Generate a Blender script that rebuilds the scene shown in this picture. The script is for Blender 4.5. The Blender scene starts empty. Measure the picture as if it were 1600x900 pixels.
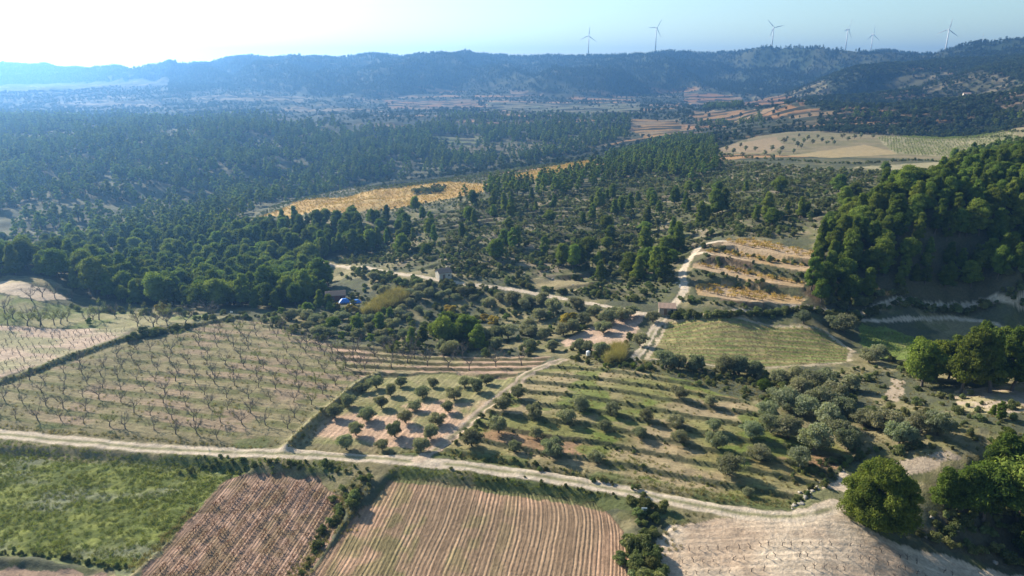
import bpy, bmesh, math, random
import numpy as np
from math import radians as RAD, sin, cos, tan, atan2, hypot, pi

scene = bpy.context.scene
# ------------------------------------------------------------------ camera
CAMZ, PITCH, FPX = 75.0, RAD(16.9), 1120.0
cam_d = bpy.data.cameras.new('camera')
cam = bpy.data.objects.new('camera', cam_d)
scene.collection.objects.link(cam)
cam.location = (0, 0, CAMZ)
cam.rotation_euler = (pi / 2 - PITCH, 0, 0)
cam_d.sensor_width = 36.0
cam_d.lens = 36.0 * FPX / 1600
cam_d.clip_start = 1.0
cam_d.clip_end = 60000
scene.camera = cam
# ------------------------------------------------------------------ sky, sun, exposure
SUN_AZ, SUN_EL = RAD(-47), RAD(27)
world = bpy.data.worlds.new("World")
scene.world = world
world.use_nodes = True
wn = world.node_tree
bg = wn.nodes['Background']
sky = wn.nodes.new('ShaderNodeTexSky')
sky.sky_type = 'NISHITA'
sky.sun_disc = False
sky.sun_elevation = SUN_EL
sky.sun_rotation = SUN_AZ
sky.air_density = 1.0
sky.dust_density = 0.6
sky.ozone_density = 1.2
tint = wn.nodes.new('ShaderNodeVectorMath'); tint.operation = 'MULTIPLY'
wn.links.new(sky.outputs[0], tint.inputs[0]); tint.inputs[1].default_value = (.97, 1.08, 1.05)
wn.links.new(tint.outputs[0], bg.inputs[0])
bg.inputs[1].default_value = 0.075
sun_d = bpy.data.lights.new('sun', 'SUN')
sun_d.energy = 5.0
sun_d.angle = RAD(0.5)
sun_d.color = (1.0, 0.91, 0.75)
sun = bpy.data.objects.new('sun', sun_d)
scene.collection.objects.link(sun)
sun.rotation_euler = (pi / 2 - SUN_EL, 0, pi - SUN_AZ)
scene.view_settings.view_transform = 'Standard'
scene.view_settings.look = 'None'
scene.view_settings.exposure = 1.2
scene.view_settings.gamma = 1.0
scene.view_settings.use_curve_mapping = False
scene.cycles.max_bounces = 6
scene.cycles.diffuse_bounces = 2
scene.cycles.glossy_bounces = 1
scene.cycles.transmission_bounces = 3
scene.cycles.transparent_max_bounces = 4
scene.cycles.volume_bounces = 0
scene.cycles.use_denoising = True
scene.cycles.sample_clamp_indirect = 4

rng = np.random.default_rng(11)
random.seed(11)

# ------------------------------------------------------------------ noise
def _h(ix, iy, s):
    h = (ix.astype(np.int64) * 374761393 + iy.astype(np.int64) * 668265263 + s * 2147483647) & 0xffffffff
    h = ((h ^ (h >> 13)) * 1274126177) & 0xffffffff
    h = h ^ (h >> 16)
    return (h & 0xffff) / 65535.0
def vnoise(x, y, s=0):
    ix = np.floor(x); iy = np.floor(y)
    fx = x - ix; fy = y - iy
    fx = fx * fx * (3 - 2 * fx); fy = fy * fy * (3 - 2 * fy)
    a = _h(ix, iy, s); b = _h(ix + 1, iy, s); c = _h(ix, iy + 1, s); d = _h(ix + 1, iy + 1, s)
    return (a * (1 - fx) + b * fx) * (1 - fy) + (c * (1 - fx) + d * fx) * fy
def fbm(x, y, s=0, o=3):
    t = 0; a = 1; n = 0
    for k in range(o):
        t = t + a * vnoise(x * 2 ** k + 17.3 * k, y * 2 ** k - 9.1 * k, s + k); n += a; a *= .5
    return t / n
def sst(a, b, x):
    t = np.clip((x - a) / (b - a), 0, 1)
    return t * t * (3 - 2 * t)
def mix(a, b, m):
    return a * (1 - m) + b * m

# ------------------------------------------------------------------ view geometry of the photograph (used to survey the land)
CP, SP = cos(PITCH), sin(PITCH)
def ray(px, py):
    u = (px - 800) / FPX; v = (450 - py) / FPX
    dx, dy, dz = u, CP + v * SP, -SP + v * CP
    h = np.hypot(dx, dy)
    return np.arctan2(dx, dy), dz / h
def project(X, Y, Z):
    z = Z - CAMZ
    d = Y * CP - z * SP
    v = Y * SP + z * CP
    return 800 + FPX * X / d, 450 - FPX * v / d, d

# ------------------------------------------------------------------ the land: heights from surveyed points (px, py, height)
SURV = [(-100,900,-2),(200,900,-2),(500,900,-2),(800,900,-2),(1100,900,-1.5),(1400,900,-3),(1700,900,-6),
 (-100,760,-1.5),(200,790,-1.5),(500,800,-1.5),(800,820,-1.5),
 (-100,680,0),(150,690,0),(450,709,0),(700,722,0),(950,762,0),(1200,806,0),(1320,800,0),(1450,850,-5),(1600,850,-8),
 (-100,600,-1),(200,600,-1),(500,610,-.5),(-100,530,-2),(150,530,-2),(400,510,-3),(550,540,-3),
 (-100,462,-1),(30,455,1),(100,475,-3),(230,488,-4),(370,490,-5),
 (650,590,-1),(800,590,0),(950,600,1),(1060,610,1),(1000,690,.5),(1200,690,1),(1280,740,0),(1400,720,1),(1500,730,2),(1620,700,4),
 (1200,620,0),(1320,640,0),(1450,640,1),(1620,620,3),
 (520,500,-7),(650,520,-7),(800,545,-5),(700,480,-8),(800,490,-7),(900,540,-4),(900,490,-4),(1020,495,-2),(1000,545,-2),
 (1050,510,-2.5),(1300,520,-2.5),(1330,560,-3),(1150,565,-3),(1200,489,0),(1150,482,2.6),(1330,484,0),(1450,478,1),(1700,470,3),(1450,510,-3),(1440,560,-3),(1600,540,-2),(1530,474,2),(1600,470,2.5),(1660,468,3),(1600,500,-1),(1520,498,-1.5),(1600,440,7),
 (60,425,-12),(250,440,-12),(400,450,-12),(500,450,-9),
 (-100,390,-24),(100,390,-24),(250,400,-20),(-100,320,-20),(100,320,-20),(-100,250,-10),(100,250,-8),(-100,200,0),(150,200,0),
 (200,350,-30),(330,320,-32),(450,300,-32),(300,250,-14),(300,200,0),(430,195,0),
 (420,375,-14),(480,400,-12),(350,400,-16),(400,345,-12),(560,370,-8),(600,400,-6),
 (600,325,-6),(750,290,-3),(560,305,-7),(690,287,-4),(850,262,0),(930,252,2),(470,325,-10),
 (560,280,-30),(650,265,-28),(760,258,-25),(860,243,-20),(960,228,-12),
 (500,230,-14),(650,225,-18),(800,215,-16),(900,205,-8),(650,190,-3),(800,180,-1),(950,185,0),(1030,208,0),
 (640,430,-4),(693,430,-3),(760,445,-4),(900,468,-3),(980,482,-2),
 (700,370,-1),(800,380,0),(900,400,0),(1000,430,0),(800,320,2),(900,340,3),(1000,360,3),(950,290,5),(1050,300,6),(1080,255,7),
 (1070,450,3),(1085,462,3),(1255,476,3),(1085,446,3.2),(1255,469,3.2),(1083,418,6.2),(1255,449,6.2),(1083,411,6.3),(1258,443,6.3),(1100,397,9.2),(1266,425,9.2),(1100,392,9.3),(1270,418,9.3),(1128,382,11.4),(1272,405,11.4),(1132,376,11.5),(1274,394,11.5),
 (1150,345,12.5),(1250,365,13),(1150,300,13.5),(1250,310,14.5),(1320,350,18),(1130,245,12),(1250,270,16),(1250,240,14),(1400,250,18),(1400,215,16),(1560,235,19),(1580,205,17),(1200,212,12),(1330,204,14),
 (1300,470,3),(1400,465,4),(1550,455,6),(1350,400,14),(1400,350,24),(1480,330,28),(1450,290,24),(1560,300,32),(1600,260,30),(1700,300,34),(1600,400,18),
 (1150,195,4),(1300,188,4),(1450,184,6),(1100,200,3),(1350,170,4),(1200,160,0),(1050,165,0),
 (-100,165,0),(200,165,0),(400,165,0),(600,160,0),(800,160,0),(950,160,0),(-100,145,0),(200,145,0),(500,145,0),(800,145,0),(1050,148,2)]
# ridge side points given with a distance (px, py, metres)
SURR = [(1640,93,1500),(1640,125,1150),(1640,155,950),(1560,106,1450),(1500,118,1400),(1560,150,1050),(1400,140,1350),(1300,152,1300),(1450,160,1050),(1640,175,850),(1250,158,1100),(1350,130,1600),(1480,98,1750),(1240,142,1700),(1640,92,2200),(1100,140,2200),(800,139,2300),(500,138,2300),(200,134,2900),(-100,132,3000),(1400,108,2100)]
cx, cz = [], []
for a, b, z in SURV:
    t, s = ray(a, b)
    cx.append((t, math.log((z - CAMZ) / s))); cz.append(z)
for a, b, r in SURR:
    t, s = ray(a, b)
    cx.append((t, math.log(r))); cz.append(CAMZ + s * r)
for r in (62, 75):
    for t in (-.72, -.3, .1, .5, .75):
        cx.append((t, math.log(r))); cz.append(-3)
cx = np.array(cx) * (1.35, 1.0); cz = np.array(cz, float)
def tps_k(d2):
    return np.where(d2 > 0, d2 * np.log(d2 + 1e-12), 0)
def tps_fit(c, z, lam=2e-4):
    n = len(c)
    d2 = ((c[:, None] - c[None]) ** 2).sum(-1)
    A = np.zeros((n + 3, n + 3)); A[:n, :n] = tps_k(d2) + lam * np.eye(n)
    A[:n, n] = 1; A[:n, n + 1:] = c; A[n, :n] = 1; A[n + 1:, :n] = c.T
    return np.linalg.solve(A, np.concatenate([z, [0, 0, 0]]))
w = tps_fit(cx, cz)
def tps_eval(q):
    o = np.empty(len(q))
    for i in range(0, len(q), 20000):
        p = q[i:i + 20000]
        d2 = ((p[:, None] - cx[None]) ** 2).sum(-1)
        o[i:i + 20000] = tps_k(d2) @ w[:len(cx)] + w[len(cx)] + p @ w[len(cx) + 1:]
    return o
# the ground sheet: an angular mesh, fine near the fields, coarse far away
T = np.concatenate([np.linspace(-1.45, -.76, 22)[:-1], np.arange(-.76, .76, .0019), np.linspace(.76, 1.45, 22)])
R = np.concatenate([np.exp(np.arange(math.log(55), math.log(900), .0031)), np.exp(np.arange(math.log(900), math.log(6200), .0065))])
nR, nT = len(R), len(T)
# smooth base evaluated on a coarse grid then interpolated
Tc = np.linspace(-1.46, 1.46, 220); Lc = np.linspace(math.log(54), math.log(2400), 190)
q = np.stack(np.meshgrid(Tc.clip(-.8, .8) * 1.35, Lc, indexing='xy'), -1).reshape(-1, 2)
Zc = tps_eval(q).reshape(len(Lc), len(Tc))
def grid_interp(Zg, xs, ys, x, y):
    i = np.clip(np.searchsorted(xs, x) - 1, 0, len(xs) - 2); j = np.clip(np.searchsorted(ys, y) - 1, 0, len(ys) - 2)
    fx = np.clip((x - xs[i]) / (xs[i + 1] - xs[i]), 0, 1); fy = np.clip((y - ys[j]) / (ys[j + 1] - ys[j]), 0, 1)
    return (Zg[j, i] * (1 - fx) + Zg[j, i + 1] * fx) * (1 - fy) + (Zg[j + 1, i] * (1 - fx) + Zg[j + 1, i + 1] * fx) * fy
TT, RR = np.meshgrid(T, R)
X = RR * np.sin(TT); Y = RR * np.cos(TT)
Z = grid_interp(Zc, Tc, Lc, TT, np.log(np.minimum(RR, 2390)))
# distant ridge
ridge_px = [-400,0,60,150,250,290,330,380,450,520,560,640,740,830,850,950,982,1000,1045,1100,1150,1200,1250,1290,1330,1380,1430,1490,1540,1600,2000]
ridge_py = [100,98,101,108,110,101,96,87,90,94,88,86,83,87,86,86,87,86,78,83,86,79,84,84,86,79,84,86,84,80,80]
PXH = 800 + FPX * 1.0455 * np.tan(np.clip(TT, -1, 1))
top = np.interp(PXH, ridge_px, ridge_py) + 2.4 * (fbm(PXH / 28, PXH * 0 + 3, 14, 3) - .5)
far = sst(430, 20, PXH)
rc = mix(2950.0, 4300.0, far) + 120 * np.sin(PXH / 90)
rf = mix(2050.0, 3400.0, far) + 130 * np.sin(PXH / 55 + 1)
_, sl = ray(PXH, top)
zc = CAMZ + sl * rc - 3
s = np.clip((RR - rf) / (rc - rf), 0, 1)
sp = 1 - np.abs(2 * fbm(PXH / 62 + .5 * RR / 900, RR / 900.0, 5, 3) - 1)
sp2 = 1 - np.abs(2 * fbm(PXH / 21 , RR / 420.0, 8, 3) - 1)
xr = X + 160 * (fbm(X / 300, Y / 300, 12, 2) - .5)
sp = 1 - np.abs(2 * fbm(xr / 330 + Y / 900, Y / 800, 5, 3) - 1)
sp2 = 1 - np.abs(2 * fbm(xr / 120, Y / 260, 8, 3) - 1)
prof = s ** .85
rz = (zc - Z) * prof + ((sp - .72) * 150 + (sp2 - .72) * 50) * np.sin(pi * s) ** .9 * mix(1.0, .5, far)
Z = Z + np.where(s > 0, rz, 0)
after = np.clip((RR - rc) / 900, 0, 1)
Z = Z - after * 90
Z = Z + (fbm(X / 55, Y / 55, 4, 3) - .5) * sst(250, 330, RR) * (1 - sst(560, 680, PXH)) * 16
Z = Z + (fbm(X / 60, Y / 60, 3, 4) - .5) * sst(300, 1500, RR) * 10 * (1 - sst(5500, 6500, RR))

def col_z(theta):
    i = int(np.clip(np.searchsorted(T, theta) - 1, 0, nT - 2)); f = (theta - T[i]) / (T[i + 1] - T[i])
    return Z[:, i] * (1 - f) + Z[:, i + 1] * f
def G(px, py):
    """ground point seen at a pixel of the photograph"""
    t, sl = ray(px, py)
    c = CAMZ + sl * R - col_z(t)
    k = np.nonzero(c <= 0)[0]
    k = int(k[0]) if len(k) else nR - 4
    if k == 0: r = R[0]
    else:
        a, b = c[k - 1], c[k]
        f = a / (a - b) if a != b else 0
        r = R[k - 1] + (R[k] - R[k - 1]) * f
    return r * sin(t), r * cos(t)
def H(x, y):
    x = np.asarray(x, float); y = np.asarray(y, float)
    return grid_interp(Z, T, R, np.arctan2(x, y), np.hypot(x, y))
def W(poly):
    return np.array([G(*p) for p in poly])
def inside(poly, x, y):
    m = np.zeros(x.shape, bool)
    x0, y0 = poly.min(0) - 3; x1, y1 = poly.max(0) + 3
    c = (x > x0) & (x < x1) & (y > y0) & (y < y1)
    xs, ys = x[c], y[c]; r = np.zeros(xs.shape, bool)
    for i in range(len(poly)):
        ax, ay = poly[i - 1]; bx, by = poly[i]
        if ay == by: continue
        k = ((ay > ys) != (by > ys)) & (xs < (bx - ax) * (ys - ay) / (by - ay) + ax)
        r ^= k
    m[c] = r
    return m
def edge_dist(line, x, y, closed=False, lim=12.0):
    """distance to a polyline, 'lim' beyond it; signed side too"""
    d = np.full(x.shape, lim)
    n = len(line)
    for i in range(0 if closed else 1, n):
        a, b = line[i - 1], line[i]
        lo = np.minimum(a, b) - lim; hi = np.maximum(a, b) + lim
        c = (x > lo[0]) & (x < hi[0]) & (y > lo[1]) & (y < hi[1])
        if not c.any(): continue
        v = b - a; L = (v ** 2).sum() + 1e-9
        t = np.clip(((x[c] - a[0]) * v[0] + (y[c] - a[1]) * v[1]) / L, 0, 1)
        dd = np.hypot(x[c] - a[0] - t * v[0], y[c] - a[1] - t * v[1])
        d[c] = np.minimum(d[c], dd)
    return d
def smooth_line(pts, n=6):
    p = np.array(pts, float); out = []
    for i in range(len(p) - 1):
        p0 = p[max(i - 1, 0)]; p1 = p[i]; p2 = p[i + 1]; p3 = p[min(i + 2, len(p) - 1)]
        for k in range(n):
            t = k / n
            out.append(.5 * ((2 * p1) + (-p0 + p2) * t + (2 * p0 - 5 * p1 + 4 * p2 - p3) * t * t + (-p0 + 3 * p1 - 3 * p2 + p3) * t ** 3))
    out.append(p[-1]); return out
def axis(a, b):
    A, B = np.array(G(*a)), np.array(G(*b)); v = (B - A) / np.hypot(*(B - A))
    return A, v, np.array([-v[1], v[0]])

# ------------------------------------------------------------------ plots and tracks (traced on the land)
POLY = dict(
 green=[(-160,702),(60,704),(200,713),(310,723),(385,732),(345,752),(300,800),(250,850),(200,892),(100,872),(60,862),(-160,858)],
 brown_low=[(-160,884),(60,882),(165,893),(160,960),(-160,960)],
 purple=[(362,738),(440,735),(505,744),(534,768),(536,800),(440,960),(150,960),(215,895),(300,798)],
 brown=[(618,738),(700,748),(850,766),(930,781),(968,815),(982,850),(990,960),(430,960),(540,820)],
 pale=[(1046,822),(1110,812),(1200,806),(1300,796),(1370,835),(1470,868),(1640,900),(1700,960),(1040,960),(1028,870),(1025,840)],
 olive=[(582,588),(690,580),(790,586),(812,594),(720,672),(690,700),(600,708),(455,698),(500,655)],
 almond=[(-160,650),(0,603),(60,583),(200,540),(330,507),(400,500),(520,540),(690,560),(560,590),(450,697),(300,692),(100,680),(-160,664)],
 vine_l=[(-160,512),(100,516),(208,514),(190,528),(60,575),(-160,640)],
 alm_top=[(-160,474),(60,472),(110,478),(300,492),(370,496),(215,513),(-160,510)],
 bare_hill=[(-160,440),(45,443),(112,467),(60,470),(-160,472)],
 almond_up=[(520,540),(600,545),(860,556),(850,566),(800,588),(690,579),(585,586),(560,590)],
 terr=[(812,594),(870,566),(960,575),(1060,590),(1200,640),(1330,705),(1290,745),(1235,792),(1130,782),(950,745),(830,728),(690,706),(720,672)],
 vine_r=[(1038,500),(1180,503),(1290,514),(1335,548),(1330,568),(1200,576),(1005,562)],
 vine_rr=[(1345,506),(1400,516),(1440,530),(1430,560),(1375,562),(1340,535)],
 parking=[(872,535),(905,522),(945,500),(985,488),(1010,492),(990,522),(962,555),(905,545)],
 orange=[(385,343),(440,328),(520,309),(600,296),(690,285),(768,288),(755,300),(700,311),(640,322),(540,333),(450,343)],
 orange2=[(785,278),(850,263),(935,249),(915,262),(830,284)],
 gap=[(640,297),(700,292),(690,302),(650,306)],
 t1=[(1132,376),(1180,375),(1274,394),(1272,406),(1200,395),(1128,382)],
 t2=[(1100,392),(1150,393),(1270,418),(1266,425),(1190,412),(1100,397)],
 t3=[(1083,411),(1130,417),(1258,443),(1255,449),(1180,440),(1083,418)],
 t4=[(1085,445),(1150,449),(1258,469),(1250,476),(1150,470),(1090,461)],
 plat=[(1112,236),(1150,222),(1215,208),(1330,203),(1450,200),(1600,198),(1660,215),(1590,250),(1500,253),(1420,247),(1280,245),(1120,242)],
 plat2=[(1230,243),(1350,226),(1420,240),(1300,246)],
 plat3=[(1330,262),(1480,252),(1560,258),(1440,266)],
 clear=[(830,435),(900,437),(935,445),(900,455),(840,448)],
 plat_r=[(1370,216),(1480,210),(1585,206),(1592,236),(1480,245),(1400,240)],
 plat_l=[(1112,238),(1150,224),(1212,214),(1225,226),(1200,240)],
 slope_b=[(1395,590),(1415,595),(1405,630),(1385,625)],
 sand_r=[(1490,612),(1620,600),(1640,640),(1560,650),(1500,640)],
 path_r=[(1400,722),(1480,700),(1500,712),(1420,745)],
 fan=[(1240,800),(1290,760),(1320,735),(1345,760),(1330,800)],
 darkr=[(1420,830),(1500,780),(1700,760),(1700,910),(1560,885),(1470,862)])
WOOD_HILL = [(1262,480),(1268,430),(1278,395),(1294,352),(1350,330),(1400,308),(1480,285),(1560,255),(1610,240),(1700,215),(1760,300),(1760,484),(1600,484),(1450,486),(1350,486)]
WOOD_LEFT = [(-120,438),(60,432),(125,462),(250,478),(370,482),(470,478),(520,455),(505,425),(470,410),(430,400),(300,415),(-120,410)]
WOOD_SPUR = [(300,415),(430,400),(505,408),(600,385),(560,350),(480,352),(380,352),(330,350),(200,390)]
WOOD_VALLEY = [(-160,412),(150,408),(300,385),(330,345),(380,335),(440,318),(560,288),(700,268),(790,262),(900,240),(990,215),(985,200),(880,196),(700,200),(560,205),(420,185),(250,185),(-160,190)]
PW = {k: W(v) for k, v in POLY.items()}
TLEV = dict(t1=11.4, t2=9.2, t3=6.2, t4=3.0)
def Gz(px, py, z):
    t, sl = ray(px, py); r_ = (z - CAMZ) / sl
    return r_ * sin(t), r_ * cos(t)
for k, z_ in TLEV.items(): PW[k] = np.array([Gz(a, b, z_) for a, b in POLY[k]])
LINES = dict(
 road=[(-160,662),(-60,671),(0,678),(100,688),(200,697),(330,705),(450,709),(560,714),(650,721),(750,731),(850,745),(950,762),(1050,782),(1130,797),(1200,806),(1262,804),(1310,790)],
 track=[(655,718),(690,690),(725,662),(760,631),(800,601),(838,576),(880,562)],
 valley=[(500,408),(540,417),(590,422),(640,430),(690,438),(760,447),(800,452),(850,461),(900,470),(960,481),(1010,493)],
 lane=[(1000,490),(1040,491),(1120,491),(1200,489),(1290,486),(1370,480),(1450,477),(1530,474),(1590,471),(1630,470)],
 branch=[(1040,492),(1022,515),(1008,540),(992,560)],
 terrace_road=[(1040,490),(1058,470),(1070,450),(1066,425),(1080,400),(1100,382),(1135,376)],
 bend=[(1345,500),(1400,500),(1470,497),(1520,500),(1560,508)],
 hut_path=[(1085,396),(1110,394)])
LW = {k: np.array(smooth_line([G(*p) for p in v])) for k, v in LINES.items()}
ROADW = dict(road=1.9, track=1.5, valley=1.4, lane=1.0, branch=1.5, terrace_road=1.5, bend=.8, hut_path=1.2)

# levelled terraces of the orange vines
sel = RR < 1000
def soft_in(key, w=1.6):
    p = PW[key]
    m = inside(p, X, Y)
    d = edge_dist(p, X, Y, True, 8.0)
    return sst(-w, w * .3, np.where(m, d, -d))
for k in ('t1', 't2', 't3', 't4'):
    m = soft_in(k, .9)
    Z = mix(Z, np.full_like(Z, TLEV[k]), m)
# plots below the main road, with a bank
mb = np.zeros_like(Z)
for k in ('green', 'purple', 'brown'):
    mb = np.maximum(mb, soft_in(k, 2.0))
Z = Z - 1.1 * mb
Z -= .9 * soft_in('brown_low', 1.5)
Z += .5 * soft_in('vine_l', 1.5)
mo = soft_in('olive', 1.0)
Z -= .7 * mo
# terraces of the olive slope: banks running down to the lower right
TA, TV, TN = axis((794, 663), (1067, 712))
uu = (X - TA[0]) * TN[0] + (Y - TA[1]) * TN[1] + 4.2 * (fbm(X / 22, Y / 22, 31, 3) - .5)
mt = soft_in('terr', 2.0)
PT = 6.4
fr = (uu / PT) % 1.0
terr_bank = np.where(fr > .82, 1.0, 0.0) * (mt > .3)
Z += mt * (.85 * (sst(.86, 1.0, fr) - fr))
UA, UV, UN = axis((600, 562), (840, 566))
uu2 = (X - UA[0]) * UN[0] + (Y - UA[1]) * UN[1]
mu = soft_in('almond_up', 1.5)
fr2 = (uu2 / 5.5) % 1.0
Z += mu * (.9 * (sst(.8, 1.0, fr2) - fr2))
# old terraces of the wild slopes
def band(a, b): return sst(a[0], a[1], RR) * (1 - sst(b[0], b[1], RR))
hillpoly = W([(620,425),(560,395),(640,345),(760,310),(900,300),(1000,262),(1120,250),(1250,262),(1560,262),(1400,300),(1290,360),(1270,372),(1120,372),(1060,440),(1030,475),(930,465),(820,448)])
mh = inside(hillpoly, X, Y) * sst(0, 8, edge_dist(hillpoly, X, Y, True, 9.0))
Zn = Z + 2.5 * (fbm(X / 45, Y / 45, 41, 3) - .5)
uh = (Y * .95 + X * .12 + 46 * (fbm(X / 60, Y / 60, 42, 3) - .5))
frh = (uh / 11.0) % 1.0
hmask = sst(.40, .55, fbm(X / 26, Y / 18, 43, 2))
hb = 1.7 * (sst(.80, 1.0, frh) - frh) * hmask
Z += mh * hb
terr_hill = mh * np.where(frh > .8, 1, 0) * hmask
# distant terraced plain
mp = (1 - inside(PW['plat'], X, Y)) * sst(520, 700, RR) * (1 - sst(2200, 2500, RR)) * sst(150, 260, PXH)
uf = (Y + .1 * X + 45 * (fbm(X / 260, Y / 260, 44, 2) - .5))
frf = (uf / 30.0) % 1.0
Z += mp * 3.0 * (sst(.84, 1.0, frf) - frf)
# small relief
rough = 1.0 - .8 * np.minimum(1, mb + mo)
Z += (fbm(X / 3.1, Y / 3.1, 51, 3) - .5) * .5 * rough * (RR < 1500)
Z += (fbm(X / 1.1, Y / 1.1, 52, 2) - .5) * .35 * soft_in('green') * 1.2
# hedge bank between the almond plots
HB = np.array(smooth_line([G(*p) for p in [(-160,655),(-60,622),(0,600),(60,578),(130,552),(200,530),(290,512),(385,495)]]))
dhb = edge_dist(HB, X, Y)
Z += 1.0 * np.exp(-(dhb / 1.1) ** 2)
# lift between almonds and olives
AB = np.array(smooth_line([G(*p) for p in [(450,700),(500,652),(560,604),(590,588)]]))
dab = edge_dist(AB, X, Y)
Z += 1.1 * np.exp(-(dab / 1.2) ** 2)
# roads lie smooth
droad = {k: edge_dist(v, X, Y) for k, v in LW.items()}

# ------------------------------------------------------------------ ground colours
C = lambda *a: np.array(a, float)
PINK, PALE, BROWN = C(.40, .27, .195), C(.50, .395, .29), C(.28, .195, .14)
GRASS, LUSH, DRY = C(.14, .145, .05), C(.115, .135, .035), C(.30, .255, .14)
SCRUB, ROADC, OCHRE, RED = C(.085, .088, .055), C(.52, .43, .33), C(.40, .25, .085), C(.34, .19, .12)
n1 = fbm(X / 9, Y / 9, 61, 4)[..., None]
n2 = fbm(X / 2.2, Y / 2.2, 62, 3)[..., None]
n3 = fbm(X / 40, Y / 40, 63, 3)[..., None]
wx = X + 2.4 * (fbm(X / 3, Y / 3, 64, 2) - .5); wy = Y + 2.4 * (fbm(X / 3, Y / 3, 65, 2) - .5)
COL = mix(mix(SCRUB, DRY * .75, sst(.45, .62, n1)), GRASS * .8, sst(.5, .65, n2) * .5)
ROWS = np.zeros(X.shape + (3,))
KIND = np.zeros(X.shape, np.int32)      # 0 ground
KN = {'ground': 0}
def setkind(name, m):
    KN.setdefault(name, len(KN)); KIND[m] = KN[name]
def paint(key, c, kind=None, warp=True, strength=1.0):
    m = inside(PW[key], wx if warp else X, wy if warp else Y)
    if callable(c): c = c()
    COL[m] = mix(COL[m], (np.broadcast_to(c, COL.shape))[m], strength)
    if kind: setkind(kind, m)
    return m
def uv(a, b):
    A, v, n = axis(a, b)
    return (X - A[0]) * n[0] + (Y - A[1]) * n[1], (X - A[0]) * v[0] + (Y - A[1]) * v[1]
def rows(m, u, v, period, strength):
    ROWS[m, 0] = u[m] / period; ROWS[m, 1] = v[m]; ROWS[m, 2] = strength
fr_ = lambda u, p: ((u / p) % 1.0)[..., None]
# distance: plain with fields in strips
pl = sst(420, 620, RR)[..., None]
strip = fbm(X / 190, uf / 30.0 * .999, 71, 2)[..., None]
stripf = vnoise(np.floor(uf / 30.0) * 7.31, X / 230, 72)[..., None]
plain = mix(C(.060, .066, .04), C(.22, .18, .12), sst(.56, .8, strip * .5 + stripf * .5))
plain = mix(plain, C(.36, .20, .09), sst(.68, .8, stripf) * (sst(500, 700, PXH)[..., None]) * .9)
plain = mix(plain, C(.035, .042, .025), (frf > .78)[..., None] * .85)
COL = mix(COL, plain, pl)
# ridge and hills
hi = np.maximum(sst(0.02, .10, s), .55 * sst(1240, 1330, PXH) * sst(860, 1000, RR))[..., None]
hc = mix(C(.030, .043, .02), C(.058, .064, .034), sst(.5, .72, fbm(X / 70, Y / 70, 74, 4))[..., None])
COL = mix(COL, hc, hi)
setkind('hills', (s > .03))
# wood floor
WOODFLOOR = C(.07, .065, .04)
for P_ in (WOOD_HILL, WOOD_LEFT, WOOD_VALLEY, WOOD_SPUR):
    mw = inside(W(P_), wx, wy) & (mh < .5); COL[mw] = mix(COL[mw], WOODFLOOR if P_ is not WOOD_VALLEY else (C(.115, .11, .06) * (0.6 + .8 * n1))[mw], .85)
# stepped farmland of the plain: orange, tan and green strips between dark banks
FARM = [([(985,186),(1062,186),(1085,215),(1030,222),(985,205)], 34, C(.46,.28,.11)), ([(1068,146),(1150,148),(1255,152),(1258,166),(1155,166),(1070,156)], 60, C(.46,.24,.10)),
 ([(1078,172),(1182,171),(1182,188),(1085,189)], 42, C(.46,.27,.12)), ([(1186,174),(1335,177),(1335,189),(1190,189)], 42, C(.44,.24,.10)), ([(1312,165),(1400,170),(1395,180),(1313,176)], 34, C(.42,.22,.10)),
 ([(600,155),(745,156),(745,168),(610,170)], 60, C(.40,.22,.10)), ([(796,136),(960,134),(955,150),(800,152)], 120, C(.34,.21,.15)), ([(672,211),(752,212),(752,228),(676,228)], 26, C(.26,.28,.10)),
 ([(760,160),(1000,162),(1000,176),(760,174)], 50, C(.24,.25,.15)), ([(300,150),(480,152),(470,162),(300,160)], 70, C(.30,.24,.15)), ([(90,158),(260,162),(250,170),(90,168)], 70, C(.30,.24,.15)), ([(440,168),(560,170),(560,176),(440,174)], 60, C(.30,.22,.14)), ([(960,136),(1060,138),(1060,144),(960,142)], 90, C(.40,.22,.10)),
 ([(1170,148),(1230,142),(1300,147),(1240,156)], 40, C(.30,.26,.14)), ([(1380,118),(1480,112),(1600,128),(1600,150),(1440,140)], 30, C(.15,.145,.08)), ([(1540,150),(1610,150),(1610,172),(1550,168)], 36, C(.22,.16,.10))]
FARMW = []
for pl_, per_, c_ in FARM:
    Pw = W(pl_); FARMW.append(Pw); mf = inside(Pw, X + 14 * (fbm(X / 40, Y / 40, 95, 2) - .5), Y)
    f_ = ((Y + .12 * X + 18 * (fbm(X / 160, Y / 160, 96, 2) - .5)) / per_) % 1.0
    cc = mix(np.broadcast_to(c_, COL.shape), C(.34, .28, .18), sst(.45, .6, vnoise(X / 50, np.floor((Y + .12 * X) / per_) * 3.3, 97))[..., None] * .6)
    cc = mix(cc, C(.045, .05, .03), (f_ > .55)[..., None] * .95)
    mf &= s < .03; cc = cc * .54
    COL[mf] = cc[mf]
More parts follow.
